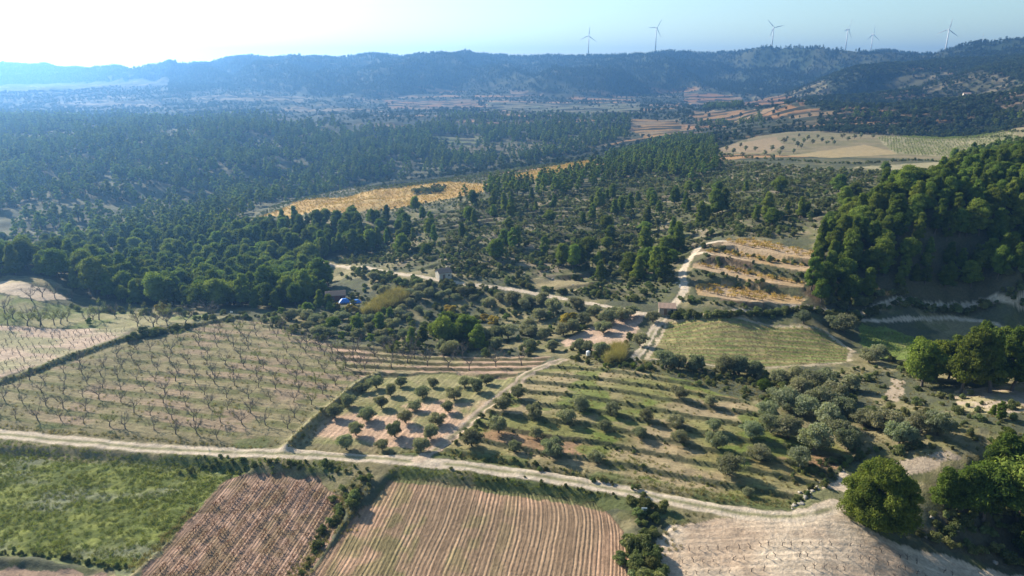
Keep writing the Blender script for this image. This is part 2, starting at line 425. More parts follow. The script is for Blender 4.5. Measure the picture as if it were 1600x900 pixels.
# named plots
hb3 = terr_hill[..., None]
hc2 = mix(mix(C(.095, .09, .05), C(.23, .185, .12), sst(.52, .70, n1)), C(.12, .13, .05), sst(.45, .65, n2) * .7)
mh3 = mh[..., None]
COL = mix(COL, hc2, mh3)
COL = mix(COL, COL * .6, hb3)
m = paint('green', lambda: mix(mix(LUSH, C(.18, .195, .05), sst(.4, .7, n2)), C(.20, .20, .14), sst(.50, .72, fbm(X / 14, Y / 5, 75, 3))[..., None] * .65), 'grass_field')
u, v = uv((0, 760), (330, 800)); rows(m, u, v, 2.2, .25)
m = paint('brown_low', BROWN * 1.05, 'vineyard_soil')
m = paint('purple', lambda: mix(C(.30, .195, .14), C(.20, .14, .085), sst(.35, .7, n2)), 'vineyard_soil')
u, v = uv((327, 900), (417, 780)); rows(m, u, v, .625, .6); COL[:] = mix(COL, C(.13, .085, .06), (m & (((u / 2.5 + .12) % 1) < .24))[..., None] * .55)
m = paint('brown', lambda: mix(C(.34, .215, .14), C(.245, .165, .105), sst(.35, .65, n1)), 'ploughed_field')
u, v = uv((774, 897), (801, 790))
SIDE = np.sign(np.median(u[inside(W([(900,850),(960,850),(960,880),(900,880)]), X, Y)]))
BE = np.array(smooth_line([G(*p) for p in [(840,764),(900,772),(935,783),(962,808),(978,845),(990,960)]]))
dbe = edge_dist(BE, X, Y, False, 14.0)
uc = u + 1.3 * (fbm(X / 22, Y / 22, 91, 3) - .5) + 2.2 * SIDE * np.exp(-dbe / 3.5)
# turn strip: the furrows bend at the field's right and upper edge
rows(m, uc, v, .8, .85)
SGN = 1.0 if np.median(u[inside(W([(620,800),(700,800),(700,840),(600,840)]), X, Y)]) > 0 else -1.0
gs = vnoise(u / 2.6, v / 30, 77)[..., None]
gm = m[..., None] * sst(.52, .74, gs) * sst(.35, .6, fbm(X / 3, Y / 3, 78, 3))[..., None] * sst(12, -16, -u * SGN)[..., None]
side = 1 if True else 0
COL[:] = mix(COL, GRASS * .95, gm * .5)
m = paint('pale', lambda: mix(PALE, C(.42, .31, .22), sst(.4, .7, n1)), 'bare_field')
u, v = uv((1100, 862), (1400, 872)); rows(m, u, v, 1.35, .35)
m = paint('olive', lambda: mix(C(.46, .31, .215), mix(DRY, GRASS, n2), sst(.42, .6, n1 + sst(-14, 16, uu * 0 + (Y - G(600, 640)[1]))[..., None] * .35 - .12)), 'orchard_soil')
u, v = uv((600, 700), (690, 600)); rows(m, u, v, 1.3, .35)
ua, va = uv((0, 620), (400, 672))
def almond_c():
    f = fr_(ua + 1.5 * (fbm(X / 12, Y / 12, 81, 2) - .5), 6.3)
    g = sst(.30, .42, f) * (1 - sst(.72, .84, f))
    g = g * sst(.22, .42, fbm(X / 8, Y / 5, 82, 3))[..., None]
    g = np.maximum(g, sst(.60, .72, n3) * .6)
    soil = mix(C(.335, .25, .165), DRY * .95, sst(.42, .66, n1))
    return mix(soil, mix(C(.15, .16, .055), C(.22, .195, .10), n2), g) * .74
m = paint('almond', almond_c, 'orchard_soil'); rows(m, ua, va, 1.26, .3)
m = paint('almond_up', lambda: mix(mix(PINK * .9, DRY * .8, sst(.35, .65, n1)), GRASS * .6, (fr2 > .78)[..., None] * .7), 'orchard_soil')
uv_l, vv_l = uv((0, 560), (150, 556))
m = paint('vine_l', lambda: mix(C(.42, .315, .235), C(.27, .245, .14), sst(.42, .62, fbm(X / 20, Y / 7, 84, 3))[..., None]), 'vineyard_soil'); rows(m, uv_l, vv_l, 2.4, .3)
paint('alm_top', lambda: mix(C(.15, .17, .06), C(.27, .24, .13), sst(.35, .65, n1)), 'orchard_soil')
paint('bare_hill', lambda: mix(PALE * .92, DRY, sst(.5, .7, n1)))
def terr_c():
    f = fr[..., None]
    k = vnoise(np.floor(uu / PT) * 5.7, X / 60, 85)[..., None]
    base = mix(C(.34, .265, .155), C(.20, .195, .07), sst(.32, .58, fbm(X / 16, Y / 10, 86, 3)[..., None] * .7 + k * .3))
    base = mix(base, C(.36, .2, .13), sst(.66, .76, k) * .7)
    base = mix(base, C(.13, .17, .035), sst(.55, .66, fbm(X / 9, Y / 9, 87, 3))[..., None] * .8)
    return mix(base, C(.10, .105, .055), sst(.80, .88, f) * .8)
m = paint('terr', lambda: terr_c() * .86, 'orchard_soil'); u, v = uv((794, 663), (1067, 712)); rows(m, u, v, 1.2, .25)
uvr, vvr = uv((1050, 540), (1300, 548))
m = paint('vine_r', lambda: mix(mix(C(.20, .19, .08), C(.135, .155, .055), sst(.35, .6, n1)), C(.27, .20, .10), sst(.45, .6, fr_(uvr, 2.6)) * .75), 'vineyard_soil')
rows(m, uvr, vvr, 2.6, .75)
COL[:] = mix(COL, PALE, (m & (edge_dist(PW['vine_r'], X, Y, True) < 1.3))[..., None] * .7)
m = paint('vine_rr', lambda: mix(C(.15, .19, .05), C(.28, .24, .12), sst(.5, .7, n1)), 'vineyard_soil')
paint('parking', lambda: mix(C(.47, .33, .245), C(.38, .27, .19), n1), 'dirt_clearing')
uo, vo = uv((450, 338), (740, 296))
for k in ('orange', 'orange2'):
    paint(k, lambda: mix(mix(OCHRE, C(.44, .30, .12), sst(.4, .65, n1)), C(.30, .21, .07), sst(.5, .9, fr_(uo, 3.0)) * .4), 'vineyard_soil')
paint('gap', SCRUB)
m = paint('orange', C(.46, .38, .26), strength=0)
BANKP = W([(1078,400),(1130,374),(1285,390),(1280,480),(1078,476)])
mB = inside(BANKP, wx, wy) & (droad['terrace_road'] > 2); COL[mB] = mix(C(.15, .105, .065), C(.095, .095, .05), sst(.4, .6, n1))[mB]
for k in ('t1', 't2', 't3', 't4'):
    paint(k, lambda: mix(C(.38, .275, .175), C(.36, .23, .09), sst(.45, .7, n1) * .6), 'vineyard_soil', warp=False)
paint('plat', lambda: mix(C(.205, .165, .095), C(.165, .145, .075), sst(.4, .65, fbm(X / 30, Y / 12, 88, 3))[..., None]), 'dry_field')
paint('plat2', C(.30, .23, .12), 'dry_field'); paint('plat_l', C(.25, .185, .11), 'dry_field')
m = paint('plat_r', lambda: mix(C(.20, .185, .09), C(.28, .24, .14), sst(.4, .6, n1)), 'dry_field'); paint('plat3', C(.27, .235, .14), 'dry_field')
paint('clear', C(.27, .22, .12)); paint('slope_b', PALE * .7); paint('sand_r', lambda: mix(PALE * .75, DRY, sst(.45, .6, n2)))
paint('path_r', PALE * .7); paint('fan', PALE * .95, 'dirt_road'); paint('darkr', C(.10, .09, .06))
# grassy road banks and verges
vr = droad['road'] + 1.2 * (n2[..., 0] - .5)
verge = (vr < 5.5) & (vr > 2.0) & (KIND != KN.get('bare_field', 99))
COL[:] = mix(COL, mix(C(.105, .12, .045), DRY * .6, sst(.45, .6, n1)), verge[..., None] * .85)
ve2 = np.exp(-(dhb / 1.8) ** 2)[..., None]; COL[:] = mix(COL, C(.16, .16, .08), ve2)
ve3 = np.exp(-(dab / 2.0) ** 2)[..., None]; COL[:] = mix(COL, C(.25, .22, .12), ve3)
for k, wd in ROADW.items():
    d = droad[k] + 1.1 * (n2[..., 0] - .5)
    on = sst(wd, wd * .72, d)
    mid = np.exp(-(droad[k] / .55) ** 2) * (.9 if k in ('road', 'track', 'branch') else .2)
    rcx = mix(ROADC, PINK, .5 if k == 'track' else .12)
    c = mix(rcx * (0.86 + .28 * n2), C(.17, .17, .075), (mid * sst(.2, .45, n1[..., 0]))[..., None])
    COL[:] = mix(COL, c, on[..., None]); ROWS[on > .3, 2] = 0
    setkind('dirt_road', d < wd * .85)
ZW = Z
# furrow row headlands of the ploughed plot darker line
def build_sheets():
    mat = MAT['ground']
    P = np.stack([X, Y, Z], -1).reshape(-1, 3).astype(np.float32)
    idx = np.arange(nR * nT).reshape(nR, nT)
    q = np.stack([idx[:-1, :-1], idx[:-1, 1:], idx[1:, 1:], idx[1:, :-1]], -1)
    fk = KIND[:-1, :-1]
    colf = np.concatenate([np.clip(COL, 0, 1), np.ones(COL.shape[:2] + (1,))], -1).reshape(-1, 4).astype(np.float32)
    rw = ROWS.reshape(-1, 3).astype(np.float32)
    # shared smooth normals so that neighbouring plots meet without a seam
    for name, k in KN.items():
        f = q[fk == k]
        if not len(f): continue
        used = np.unique(f); remap = np.zeros(nR * nT, np.int64); remap[used] = np.arange(len(used))
        me = mesh_from(name, P[used], remap[f][:, ::-1])
        a = me.attributes.new('tone', 'FLOAT_COLOR', 'POINT'); a.data.foreach_set('color', colf[used].ravel())
        b = me.attributes.new('rows', 'FLOAT_VECTOR', 'POINT'); b.data.foreach_set('vector', rw[used].ravel())
        me.polygons.foreach_set('use_smooth', np.ones(len(f), bool))
        me.materials.append(mat)
        o = bpy.data.objects.new(name, me); scene.collection.objects.link(o)
        o['kind'] = 'structure'
        o['label'] = dict(ground='rough scrubby land with old terraces around the plots', dirt_road='pale rutted dirt tracks crossing the fields', grass_field='lush green grass field below the dirt track',
            vineyard_soil='soil of the vineyard plots', ploughed_field='brown ploughed field with long furrows', bare_field='pale sandy field with rows of small bare vines', orchard_soil='soil and grass strips of the orchard plots',
            dirt_clearing='pink bare clearing by the crossroads', dry_field='tan dry fields on the plateau', hills='blue wooded ridge on the horizon').get(name, name)

# ------------------------------------------------------------------ mesh helpers
def mesh_from(name, V, F, mi=None):
    V = np.asarray(V, np.float32); F = np.asarray(F, np.int32)
    me = bpy.data.meshes.new(name)
    me.vertices.add(len(V)); me.vertices.foreach_set('co', V.ravel())
    k = F.shape[1]
    me.loops.add(len(F) * k); me.loops.foreach_set('vertex_index', F.ravel())
    me.polygons.add(len(F)); me.polygons.foreach_set('loop_start', np.arange(len(F), dtype=np.int32) * k)
    if mi is not None: me.polygons.foreach_set('material_index', np.asarray(mi, np.int32))
    me.update(calc_edges=True)
    return me
def cat(parts):
    V, F, M = [], [], []; n = 0
    for v, f, m in parts:
        V.append(v); F.append(f + n); M.append(np.full(len(f), m)); n += len(v)
    return np.concatenate(V), np.concatenate(F), np.concatenate(M)
def quads(P, N, size, rg, asp=1.0):
    """small leaf-spray faces at P facing N"""
    n = len(P)
    N = N / (np.linalg.norm(N, axis=1, keepdims=True) + 1e-9)
    a = rg.normal(size=(n, 3)); a -= (a * N).sum(1, keepdims=True) * N; a /= np.linalg.norm(a, axis=1, keepdims=True) + 1e-9
    b = np.cross(N, a)
    s = (size * rg.uniform(.6, 1.4, n))[:, None]
    k = lambda: rg.uniform(.7, 1.2, (n, 1))
    V = np.stack([P - a * s * k() - b * s * .35 * asp, P - b * s * asp * k() * .9, P + a * s * k() + b * s * asp * .25, P + b * s * asp * k()], 1)
    V += N[:, None] * s[:, None] * rg.uniform(-.25, .25, (n, 4, 1))
    return V.reshape(-1, 3), np.arange(n * 4).reshape(-1, 4)
def tube(path, rad, k=6):
    path = np.asarray(path, float); n = len(path); V = []
    for i in range(n):
        d = path[min(i + 1, n - 1)] - path[max(i - 1, 0)]; d /= np.linalg.norm(d) + 1e-9
        a = np.cross(d, (0, 1, .3)); a /= np.linalg.norm(a) + 1e-9; b = np.cross(d, a)
        for j in range(k):
            t = 2 * pi * j / k
            V.append(path[i] + rad[i] * (a * cos(t) + b * sin(t)))
    F = [(i * k + j, i * k + (j + 1) % k, (i + 1) * k + (j + 1) % k, (i + 1) * k + j) for i in range(n - 1) for j in range(k)]
    return np.array(V), np.array(F)
_ico = None
def ico(sub=1):
    bm = bmesh.new(); bmesh.ops.create_icosphere(bm, subdivisions=sub, radius=1)
    V = np.array([v.co[:] for v in bm.verts]); F = np.array([[v.index for v in f.verts] for f in bm.faces]); bm.free()
    return V, np.concatenate([F, F[:, 2:3]], 1)[:, :3]
IV, IF = ico(2)
def lobes(rg, n, R, Hh, zb, shape):
    L = []
    for i in range(n):
        h = (i + .5) / n
        if shape == 'pine': rr = R * (1 - abs(h - .38) ** 1.5 * 1.5) * rg.uniform(.35, .72)
        elif shape == 'cone': rr = R * (1.02 - h * .8) * rg.uniform(.3, .62)
        else: rr = R * math.sqrt(max(.1, 1 - (2 * h - 1) ** 2)) * rg.uniform(.15, .92)
        a = i * 2.4 + rg.uniform(-.6, .6)
        lr = R * rg.uniform(.22, .42) * (1 - .35 * h if shape != 'olive' else 1)
        L.append((rr * cos(a), rr * sin(a), zb + Hh * (.1 + .8 * h), lr))
    return np.array(L)
def crown_geo(rg, L, nleaf, leaf, flat=.8, core=.72, rnd=.55, asp=.7):
    wts = L[:, 3] ** 2; wts /= wts.sum()
    i = rg.choice(len(L), nleaf, p=wts)
    d = rg.normal(size=(nleaf, 3)); d /= np.linalg.norm(d, axis=1, keepdims=True)
    d[:, 2] = np.where(d[:, 2] < -.3, -d[:, 2] * .6, d[:, 2])
    rad = rg.uniform(.78, 1.24, nleaf) * (1 + .16 * np.sin(d[:, 0] * 7 + i) * np.cos(d[:, 1] * 6 + 2 * i))
    P = L[i, :3] + d * (L[i, 3] * rad)[:, None] * (1, 1, flat)
    # keep only sprays on the outside of the whole crown
    inn = np.zeros(nleaf, bool)
    for l in L:
        q_ = (P - l[:3]) / (l[3] * .70) / (1, 1, flat)
        inn |= (q_ ** 2).sum(1) < 1
    P = P[~inn]; d = d[~inn]
    V, F = quads(P, d + rg.normal(size=d.shape) * rnd, leaf, rg, asp)
    F3 = np.concatenate([F[:, [0, 1, 2]], F[:, [0, 2, 3]]])
    parts = [(V, F3, 0)]
    if core:
        for l in L:
            v = IV * (l[3] * core) * (1, 1, flat) * (1 + .18 * rg.normal(size=(len(IV), 1))) + l[:3]
            parts.append((v, IF, 0))
    return parts
def tri(F): return np.concatenate([F[:, [0, 1, 2]], F[:, [0, 2, 3]]])
def trunk_geo(rg, L, r0, zfork, lean=.3, k=6, limbs=7):
    top = np.array([rg.uniform(-lean, lean), rg.uniform(-lean, lean), zfork])
    parts = []
    p = [np.array([0, 0, -.4]), np.array([rg.uniform(-.1, .1), rg.uniform(-.1, .1), zfork * .3]), top * (.9, .9, .7), top]
    V, F = tube(p, [r0 * 1.35, r0, r0 * .85, r0 * .75], k); parts.append((V, tri(F), 1))
    for l in L[rg.permutation(len(L))[:limbs]]:
        e = l[:3]; mid = (top + e) / 2 + rg.normal(size=3) * .12 * np.linalg.norm(e - top)
        V, F = tube([top * (1, 1, .92), mid, e], [r0 * .55, r0 * .35, r0 * .12], 5); parts.append((V, tri(F), 1))
    return parts
def almond_geo(rg, leafy=0.0, size=1.0):
    """bare vase-shaped tree: trunk and limbs, then a haze of twigs"""
    tr, tw = [], []
    fork = np.array([rg.uniform(-.35, .35), rg.uniform(-.2, .2), rg.uniform(1.0, 1.5)])
    V, F = tube([(0, 0, -.3), fork * (.3, .3, .45) + (rg.uniform(-.08, .08), 0, 0), fork], [.17, .13, .115], 6); tr.append((V, tri(F), 1))
    ends = []
    nl = rg.integers(4, 6); a0 = rg.uniform(0, 6)
    for i in range(nl):
        a = a0 + i * 2 * pi / nl + rg.uniform(-.4, .4); d = np.array([cos(a), sin(a), rg.uniform(.6, 1.1)]); d /= np.linalg.norm(d)
        m = fork + d * rg.uniform(.9, 1.3); e = m + (d + (0, 0, .45) + rg.normal(size=3) * .25) * rg.uniform(.8, 1.2)
        V, F = tube([fork, m, e], [.075, .055, .032], 5); tr.append((V, tri(F), 1))
        for j in range(4):
            b0 = m if j < 2 else e
            g = b0 + (d * .6 + (0, 0, .5) + rg.normal(size=3) * .55) * rg.uniform(.5, .95)
            V, F = tube([b0, (b0 + g) / 2 + rg.normal(size=3) * .06, g], [.03, .022, .012], 4); tr.append((V, tri(F), 1)); ends.append((b0, g))
    TV, TF = [], []
    for b0, g in ends:
        for j in range(26):
            t = rg.uniform(.2, 1); s0 = b0 + (g - b0) * t
            dd = (g - b0) * .4 + rg.normal(size=3) * .42 + (0, 0, .15); ln = rg.uniform(.4, .95); dd = dd / np.linalg.norm(dd) * ln
            sd = np.cross(dd, rg.normal(size=3)); sd = sd / np.linalg.norm(sd) * .013
            n = len(TV) ; TV += [s0 - sd, s0 + sd, s0 + dd]; TF.append((n, n + 1, n + 2))
    tw.append((np.array(TV), np.array(TF), 0))
    if leafy:
        n = int(260 * leafy); i = rg.integers(0, len(ends), n)
        P = np.array([ends[k][0] + (ends[k][1] - ends[k][0]) * rg.uniform(.2, 1.3) for k in i]) + rg.normal(size=(n, 3)) * .22
        V, F = quads(P, rg.normal(size=P.shape), .09, rg); tw.append((V, tri(F), 0))
    return tr, tw

# ------------------------------------------------------------------ materials
MAT = {}
def newmat(name):
    m = bpy.data.materials.new(name); m.use_nodes = True; nt = m.node_tree; nt.nodes.clear()
    MAT[name] = m
    return m, nt, nt.nodes.new('ShaderNodeOutputMaterial')
def nd(nt, t, **k):
    n = nt.nodes.new(t)
    for a, b in k.items():
        if a in n.bl_rna.properties: setattr(n, a, b)
        else: n.inputs[a].default_value = b
    return n
def ground_mat():
    m, nt, out = newmat('ground'); L = nt.links.new
    bs = nd(nt, 'ShaderNodeBsdfPrincipled', Roughness=.95); bs.inputs['Specular IOR Level'].default_value = .08
    at = nd(nt, 'ShaderNodeAttribute', attribute_name='tone'); ar = nd(nt, 'ShaderNodeAttribute', attribute_name='rows')
    tc = nd(nt, 'ShaderNodeTexCoord')
    sep = nd(nt, 'ShaderNodeSeparateXYZ'); L(ar.outputs['Vector'], sep.inputs[0])
    def noise(scale, det=4, rough=.65):
        n = nd(nt, 'ShaderNodeTexNoise', Scale=scale, Detail=det, Roughness=rough); L(tc.outputs['Object'], n.inputs['Vector']); return n
    def math_(op, a, b=None, c=None):
        n = nd(nt, 'ShaderNodeMath', operation=op)
        for i, v in enumerate((a, b, c)):
            if v is None: continue
            if isinstance(v, (int, float)): n.inputs[i].default_value = v
            else: L(v, n.inputs[i])
        return n.outputs[0]
    def rng_(v, a, b, c, d):
        n = nd(nt, 'ShaderNodeMapRange'); L(v, n.inputs[0])
        for i, q_ in enumerate((a, b, c, d)): n.inputs[i + 1].default_value = q_
        return n.outputs[0]
    fine = noise(1.6, 5, .7); mid = noise(.28, 4); clod = noise(5.5, 2)
    # stretched row noise
    comb = nd(nt, 'ShaderNodeCombineXYZ'); L(sep.outputs[0], comb.inputs[0]); L(math_('MULTIPLY', sep.outputs[1], .05), comb.inputs[1])
    rn = nd(nt, 'ShaderNodeTexNoise', Scale=.85, Detail=5.0); L(comb.outputs[0], rn.inputs['Vector'])
    uu_ = math_('ADD', sep.outputs[0], math_('MULTIPLY', math_('SUBTRACT', mid.outputs[0], .5), .4))
    wv = math_('SINE', math_('MULTIPLY', uu_, 2 * pi))
    wv2 = math_('MULTIPLY', wv, rng_(rn.outputs[0], .36, .64, .0, 1.7))
    k1 = rng_(fine.outputs[0], .25, .75, .66, 1.34)
    k2 = rng_(mid.outputs[0], .3, .7, .85, 1.15)
    k3 = math_('ADD', 1.0, math_('MULTIPLY', math_('ADD', math_('MULTIPLY', wv2, .16), rng_(rn.outputs[0], .3, .7, -.42, .42)), sep.outputs[2]))
    kk = math_('MULTIPLY', math_('MULTIPLY', k1, k2), k3)
    vm = nd(nt, 'ShaderNodeVectorMath', operation='SCALE'); L(at.outputs['Color'], vm.inputs[0]); L(kk, vm.inputs['Scale'])
    L(vm.outputs[0], bs.inputs['Base Color'])
    hgt = math_('ADD', math_('ADD', math_('MULTIPLY', fine.outputs[0], .30), math_('MULTIPLY', clod.outputs[0], .10)), math_('MULTIPLY', math_('MULTIPLY', wv2, .075), sep.outputs[2]))
    bp = nd(nt, 'ShaderNodeBump', Strength=.9, Distance=1.0); L(hgt, bp.inputs['Height']); L(bp.outputs[0], bs.inputs['Normal'])
    L(bs.outputs[0], out.inputs[0])
ground_mat()
def leaf_mat(name, dark, light, trans=.3, hue=.25, scale=.9):
    m, nt, out = newmat(name); L = nt.links.new
    oi = nd(nt, 'ShaderNodeObjectInfo'); tc = nd(nt, 'ShaderNodeTexCoord')
    ns = nd(nt, 'ShaderNodeTexNoise', Scale=scale, Detail=3.0); L(tc.outputs['Object'], ns.inputs['Vector'])
    mx = nd(nt, 'ShaderNodeMix', data_type='RGBA'); mx.inputs[6].default_value = (*dark, 1); mx.inputs[7].default_value = (*light, 1)
    mr = nd(nt, 'ShaderNodeMapRange'); L(ns.outputs[0], mr.inputs[0]); mr.inputs[1].default_value = .3; mr.inputs[2].default_value = .7
    L(mr.outputs[0], mx.inputs[0])
    br = nd(nt, 'ShaderNodeMapRange'); L(oi.outputs['Random'], br.inputs[0]); br.inputs[3].default_value = 1 - hue; br.inputs[4].default_value = 1 + hue
    f1 = nd(nt, 'ShaderNodeMath', operation='MULTIPLY'); L(oi.outputs['Random'], f1.inputs[0]); f1.inputs[1].default_value = 17.31
    f2 = nd(nt, 'ShaderNodeMath', operation='FRACT'); L(f1.outputs[0], f2.inputs[0])
    hr = nd(nt, 'ShaderNodeMapRange'); L(f2.outputs[0], hr.inputs[0]); hr.inputs[3].default_value = 1 - hue * .3; hr.inputs[4].default_value = 1 + hue * .3
    cx_ = nd(nt, 'ShaderNodeCombineXYZ'); cx_.inputs[1].default_value = 1.0; cx_.inputs[2].default_value = 1.0; L(hr.outputs[0], cx_.inputs[0])
    v0 = nd(nt, 'ShaderNodeVectorMath', operation='MULTIPLY'); L(mx.outputs[2], v0.inputs[0]); L(cx_.outputs[0], v0.inputs[1])
    vm = nd(nt, 'ShaderNodeVectorMath', operation='SCALE'); L(v0.outputs[0], vm.inputs[0]); L(br.outputs[0], vm.inputs['Scale'])
    df = nd(nt, 'ShaderNodeBsdfDiffuse'); tr_ = nd(nt, 'ShaderNodeBsdfTranslucent'); L(vm.outputs[0], df.inputs[0])
    v2 = nd(nt, 'ShaderNodeVectorMath', operation='MULTIPLY'); L(vm.outputs[0], v2.inputs[0]); v2.inputs[1].default_value = (1.3, 1.35, .7); L(v2.outputs[0], tr_.inputs[0])
    ms = nd(nt, 'ShaderNodeMixShader'); ms.inputs[0].default_value = trans; L(df.outputs[0], ms.inputs[1]); L(tr_.outputs[0], ms.inputs[2]); L(ms.outputs[0], out.inputs[0])
leaf_mat('pine_needles', (.075, .115, .024), (.185, .225, .05), .42, .38, .6)
leaf_mat('olive_leaves', (.14, .15, .09), (.29, .29, .19), .34, .3, 1.6)
leaf_mat('shrub_leaves', (.11, .13, .05), (.23, .24, .11), .32, .4)
leaf_mat('far_leaves', (.05, .07, .03), (.095, .115, .05), .2, .35)
leaf_mat('yellow_leaves', (.30, .22, .05), (.42, .33, .09), .3, .2)
leaf_mat('green_leaves', (.14, .19, .04), (.24, .28, .07), .35, .2)
leaf_mat('reed_leaves', (.20, .17, .06), (.34, .29, .13), .3, .2)
leaf_mat('grass_blades', (.11, .135, .032), (.23, .235, .075), .3, .3)
leaf_mat('dry_blades', (.16, .14, .07), (.30, .26, .15), .3, .3)
leaf_mat('vine_red', (.13, .055, .055), (.20, .12, .07), .25, .4)
leaf_mat('vine_orange', (.36, .23, .06), (.46, .33, .10), .3, .25)
leaf_mat('twigs', (.15, .13, .11), (.24, .21, .175), .0, .2)
leaf_mat('twigs_green', (.16, .165, .07), (.26, .27, .11), .2, .2)
def plain_mat(name, col, rough=.9, ns=2.0, var=.25, metallic=0.0):
    m, nt, out = newmat(name); L = nt.links.new
    bs = nd(nt, 'ShaderNodeBsdfPrincipled', Roughness=rough, Metallic=metallic)
    tc = nd(nt, 'ShaderNodeTexCoord'); n = nd(nt, 'ShaderNodeTexNoise', Scale=ns, Detail=4.0); L(tc.outputs['Object'], n.inputs['Vector'])
    mr = nd(nt, 'ShaderNodeMapRange'); L(n.outputs[0], mr.inputs[0]); mr.inputs[1].default_value = .25; mr.inputs[2].default_value = .75; mr.inputs[3].default_value = 1 - var; mr.inputs[4].default_value = 1 + var
    vm = nd(nt, 'ShaderNodeVectorMath', operation='SCALE'); vm.inputs[0].default_value = col; L(mr.outputs[0], vm.inputs['Scale']); L(vm.outputs[0], bs.inputs['Base Color'])
    L(bs.outputs[0], out.inputs[0]); return m
plain_mat('bark', (.10, .08, .065)); plain_mat('almond_bark', (.10, .082, .068), var=.3)
plain_mat('plaster', (.46, .41, .34), ns=1.2); plain_mat('stone', (.34, .28, .22), ns=2.5, var=.4)
plain_mat('clay_tile', (.27, .18, .13), ns=3); plain_mat('dark_hole', (.02, .02, .02)); plain_mat('white_paint', (.78, .78, .76), .5, .5, .06)
plain_mat('turbine_white', (.72, .72, .72), .5, .1, .04); plain_mat('blue_tarp', (.05, .22, .62), .5, 1.5, .2); plain_mat('wood', (.17, .11, .07)); plain_mat('brick_red', (.24, .075, .05), ns=2)
plain_mat('car_paint', (.13, .30, .62), .3, 1, .05, .2); plain_mat('tyre', (.02, .02, .02)); plain_mat('glass_dark', (.03, .04, .05), .1, 1, .05); plain_mat('rock', (.27, .24, .20), ns=1.5, var=.4)

build_sheets()

# ------------------------------------------------------------------ prototypes
def two_part(name, crown_parts, trunk_parts, leafm, barkm):
    V, F, _ = cat(crown_parts); c = mesh_from(name + '_crown', V, F); c.materials.append(MAT[leafm])
    V, F, _ = cat(trunk_parts); t = mesh_from(name + '_trunk', V, F); t.materials.append(MAT[barkm]); t.polygons.foreach_set('use_smooth', np.ones(len(F), bool))
    V, F, M = cat(crown_parts + trunk_parts); w_ = mesh_from(name, V, F, M); w_.materials.append(MAT[leafm]); w_.materials.append(MAT[barkm])
    return dict(crown=c, trunk=t, whole=w_)
def one_mesh(name, parts, mats):
    V, F, M = cat(parts); w_ = mesh_from(name, V, F, M)
    for m in mats: w_.materials.append(MAT[m])
    return dict(whole=w_)
PR = {}
# every tree is built about 1 unit of its real size: pine 10 m, olive 4.6 m, almond 4 m
def pine_proto(seed, shape, n, leaf, nl=17, Rr=3.0, Hh=8.2, zb=1.6):
    rg = np.random.default_rng(seed); L = lobes(rg, nl, Rr, Hh, zb, shape)
    return two_part('pine_tree', crown_geo(rg, L, n, leaf, .85, .6, .6, .5), trunk_geo(rg, L, .22, 3.2, .4), 'pine_needles', 'bark')
PR['pine'] = [pine_proto(100 + i, sh, 9500, .19, nl, R_, H_, zb) for i, (sh, nl, R_, H_, zb) in enumerate((('pine', 40, 3.4, 8.0, 1.3), ('pine', 34, 3.0, 9.0, .5), ('cone', 36, 3.2, 9.2, .4), ('pine', 48, 3.8, 7.2, .9), ('olive', 36, 3.0, 7.6, 1.0), ('pine', 26, 2.7, 9.4, .8), ('olive', 44, 3.3, 6.4, 1.4), ('cone', 30, 2.9, 8.4, .6)))]
PR['pine_far'] = [pine_proto(120 + i, sh, 900, .46, 9) for i, sh in enumerate(('pine', 'cone', 'pine', 'cone'))]
def olive_proto(seed, n, leaf, nl=13, Rr=2.1, Hh=3.2, zb=1.1):
    rg = np.random.default_rng(seed); L = lobes(rg, nl, Rr, Hh, zb, 'olive')
    return two_part('olive_tree', crown_geo(rg, L, n, leaf, .85, .5, .95), trunk_geo(rg, L, .2, 1.2, .3), 'olive_leaves', 'bark')
PR['olive'] = [olive_proto(200 + i, 6500, .115, 22, 2.3, 2.7, .55) for i in range(5)]
PR['olive_far'] = [olive_proto(220 + i, 420, .34, 7) for i in range(3)]
PR['bush_far'] = [olive_proto(230 + i, 420, .34, 7) for i in range(3)]
for p_ in PR['bush_far']: p_['whole'].materials[0] = MAT['far_leaves']
PR['ridge_pine'] = [pine_proto(140 + i, sh, 900, .46, 9) for i, sh in enumerate(('pine', 'olive', 'pine'))]
for p_ in PR['ridge_pine']: p_['whole'].materials[0] = MAT['far_leaves']
def shrub_proto(seed, n, leaf, mat='shrub_leaves', nl=8, Rr=1.15, Hh=1.5, name='shrub'):
    rg = np.random.default_rng(seed); L = lobes(rg, nl, Rr, Hh, .05, 'olive'); L[:, 2] = np.maximum(L[:, 2], .25)
    return one_mesh(name, crown_geo(rg, L, n, leaf, .85, .5, .9), [mat])
PR['shrub'] = [shrub_proto(300 + i, 1900, .10, nl=11) for i in range(5)]
PR['shrub_far'] = [shrub_proto(320 + i, 200, .26, nl=5) for i in range(4)]
PR['yellow'] = [shrub_proto(340 + i, 3200, .10, 'yellow_leaves', 10, 1.2, 2.2, 'yellow_tree') for i in range(2)]
PR['lightgreen'] = [shrub_proto(350 + i, 2500, .10, 'green_leaves', 10, 1.2, 2.2, 'green_tree') for i in range(2)]
def almond_proto(seed, leafy, lm='twigs'):
    rg = np.random.default_rng(seed); tr, tw = almond_geo(rg, leafy); return two_part('almond_tree', tw, tr, lm, 'almond_bark')
PR['almond'] = [almond_proto(400 + i, 0) for i in range(6)]
PR['almond_leafy'] = [almond_proto(420 + i, 1.6, 'twigs_green') for i in range(3)]
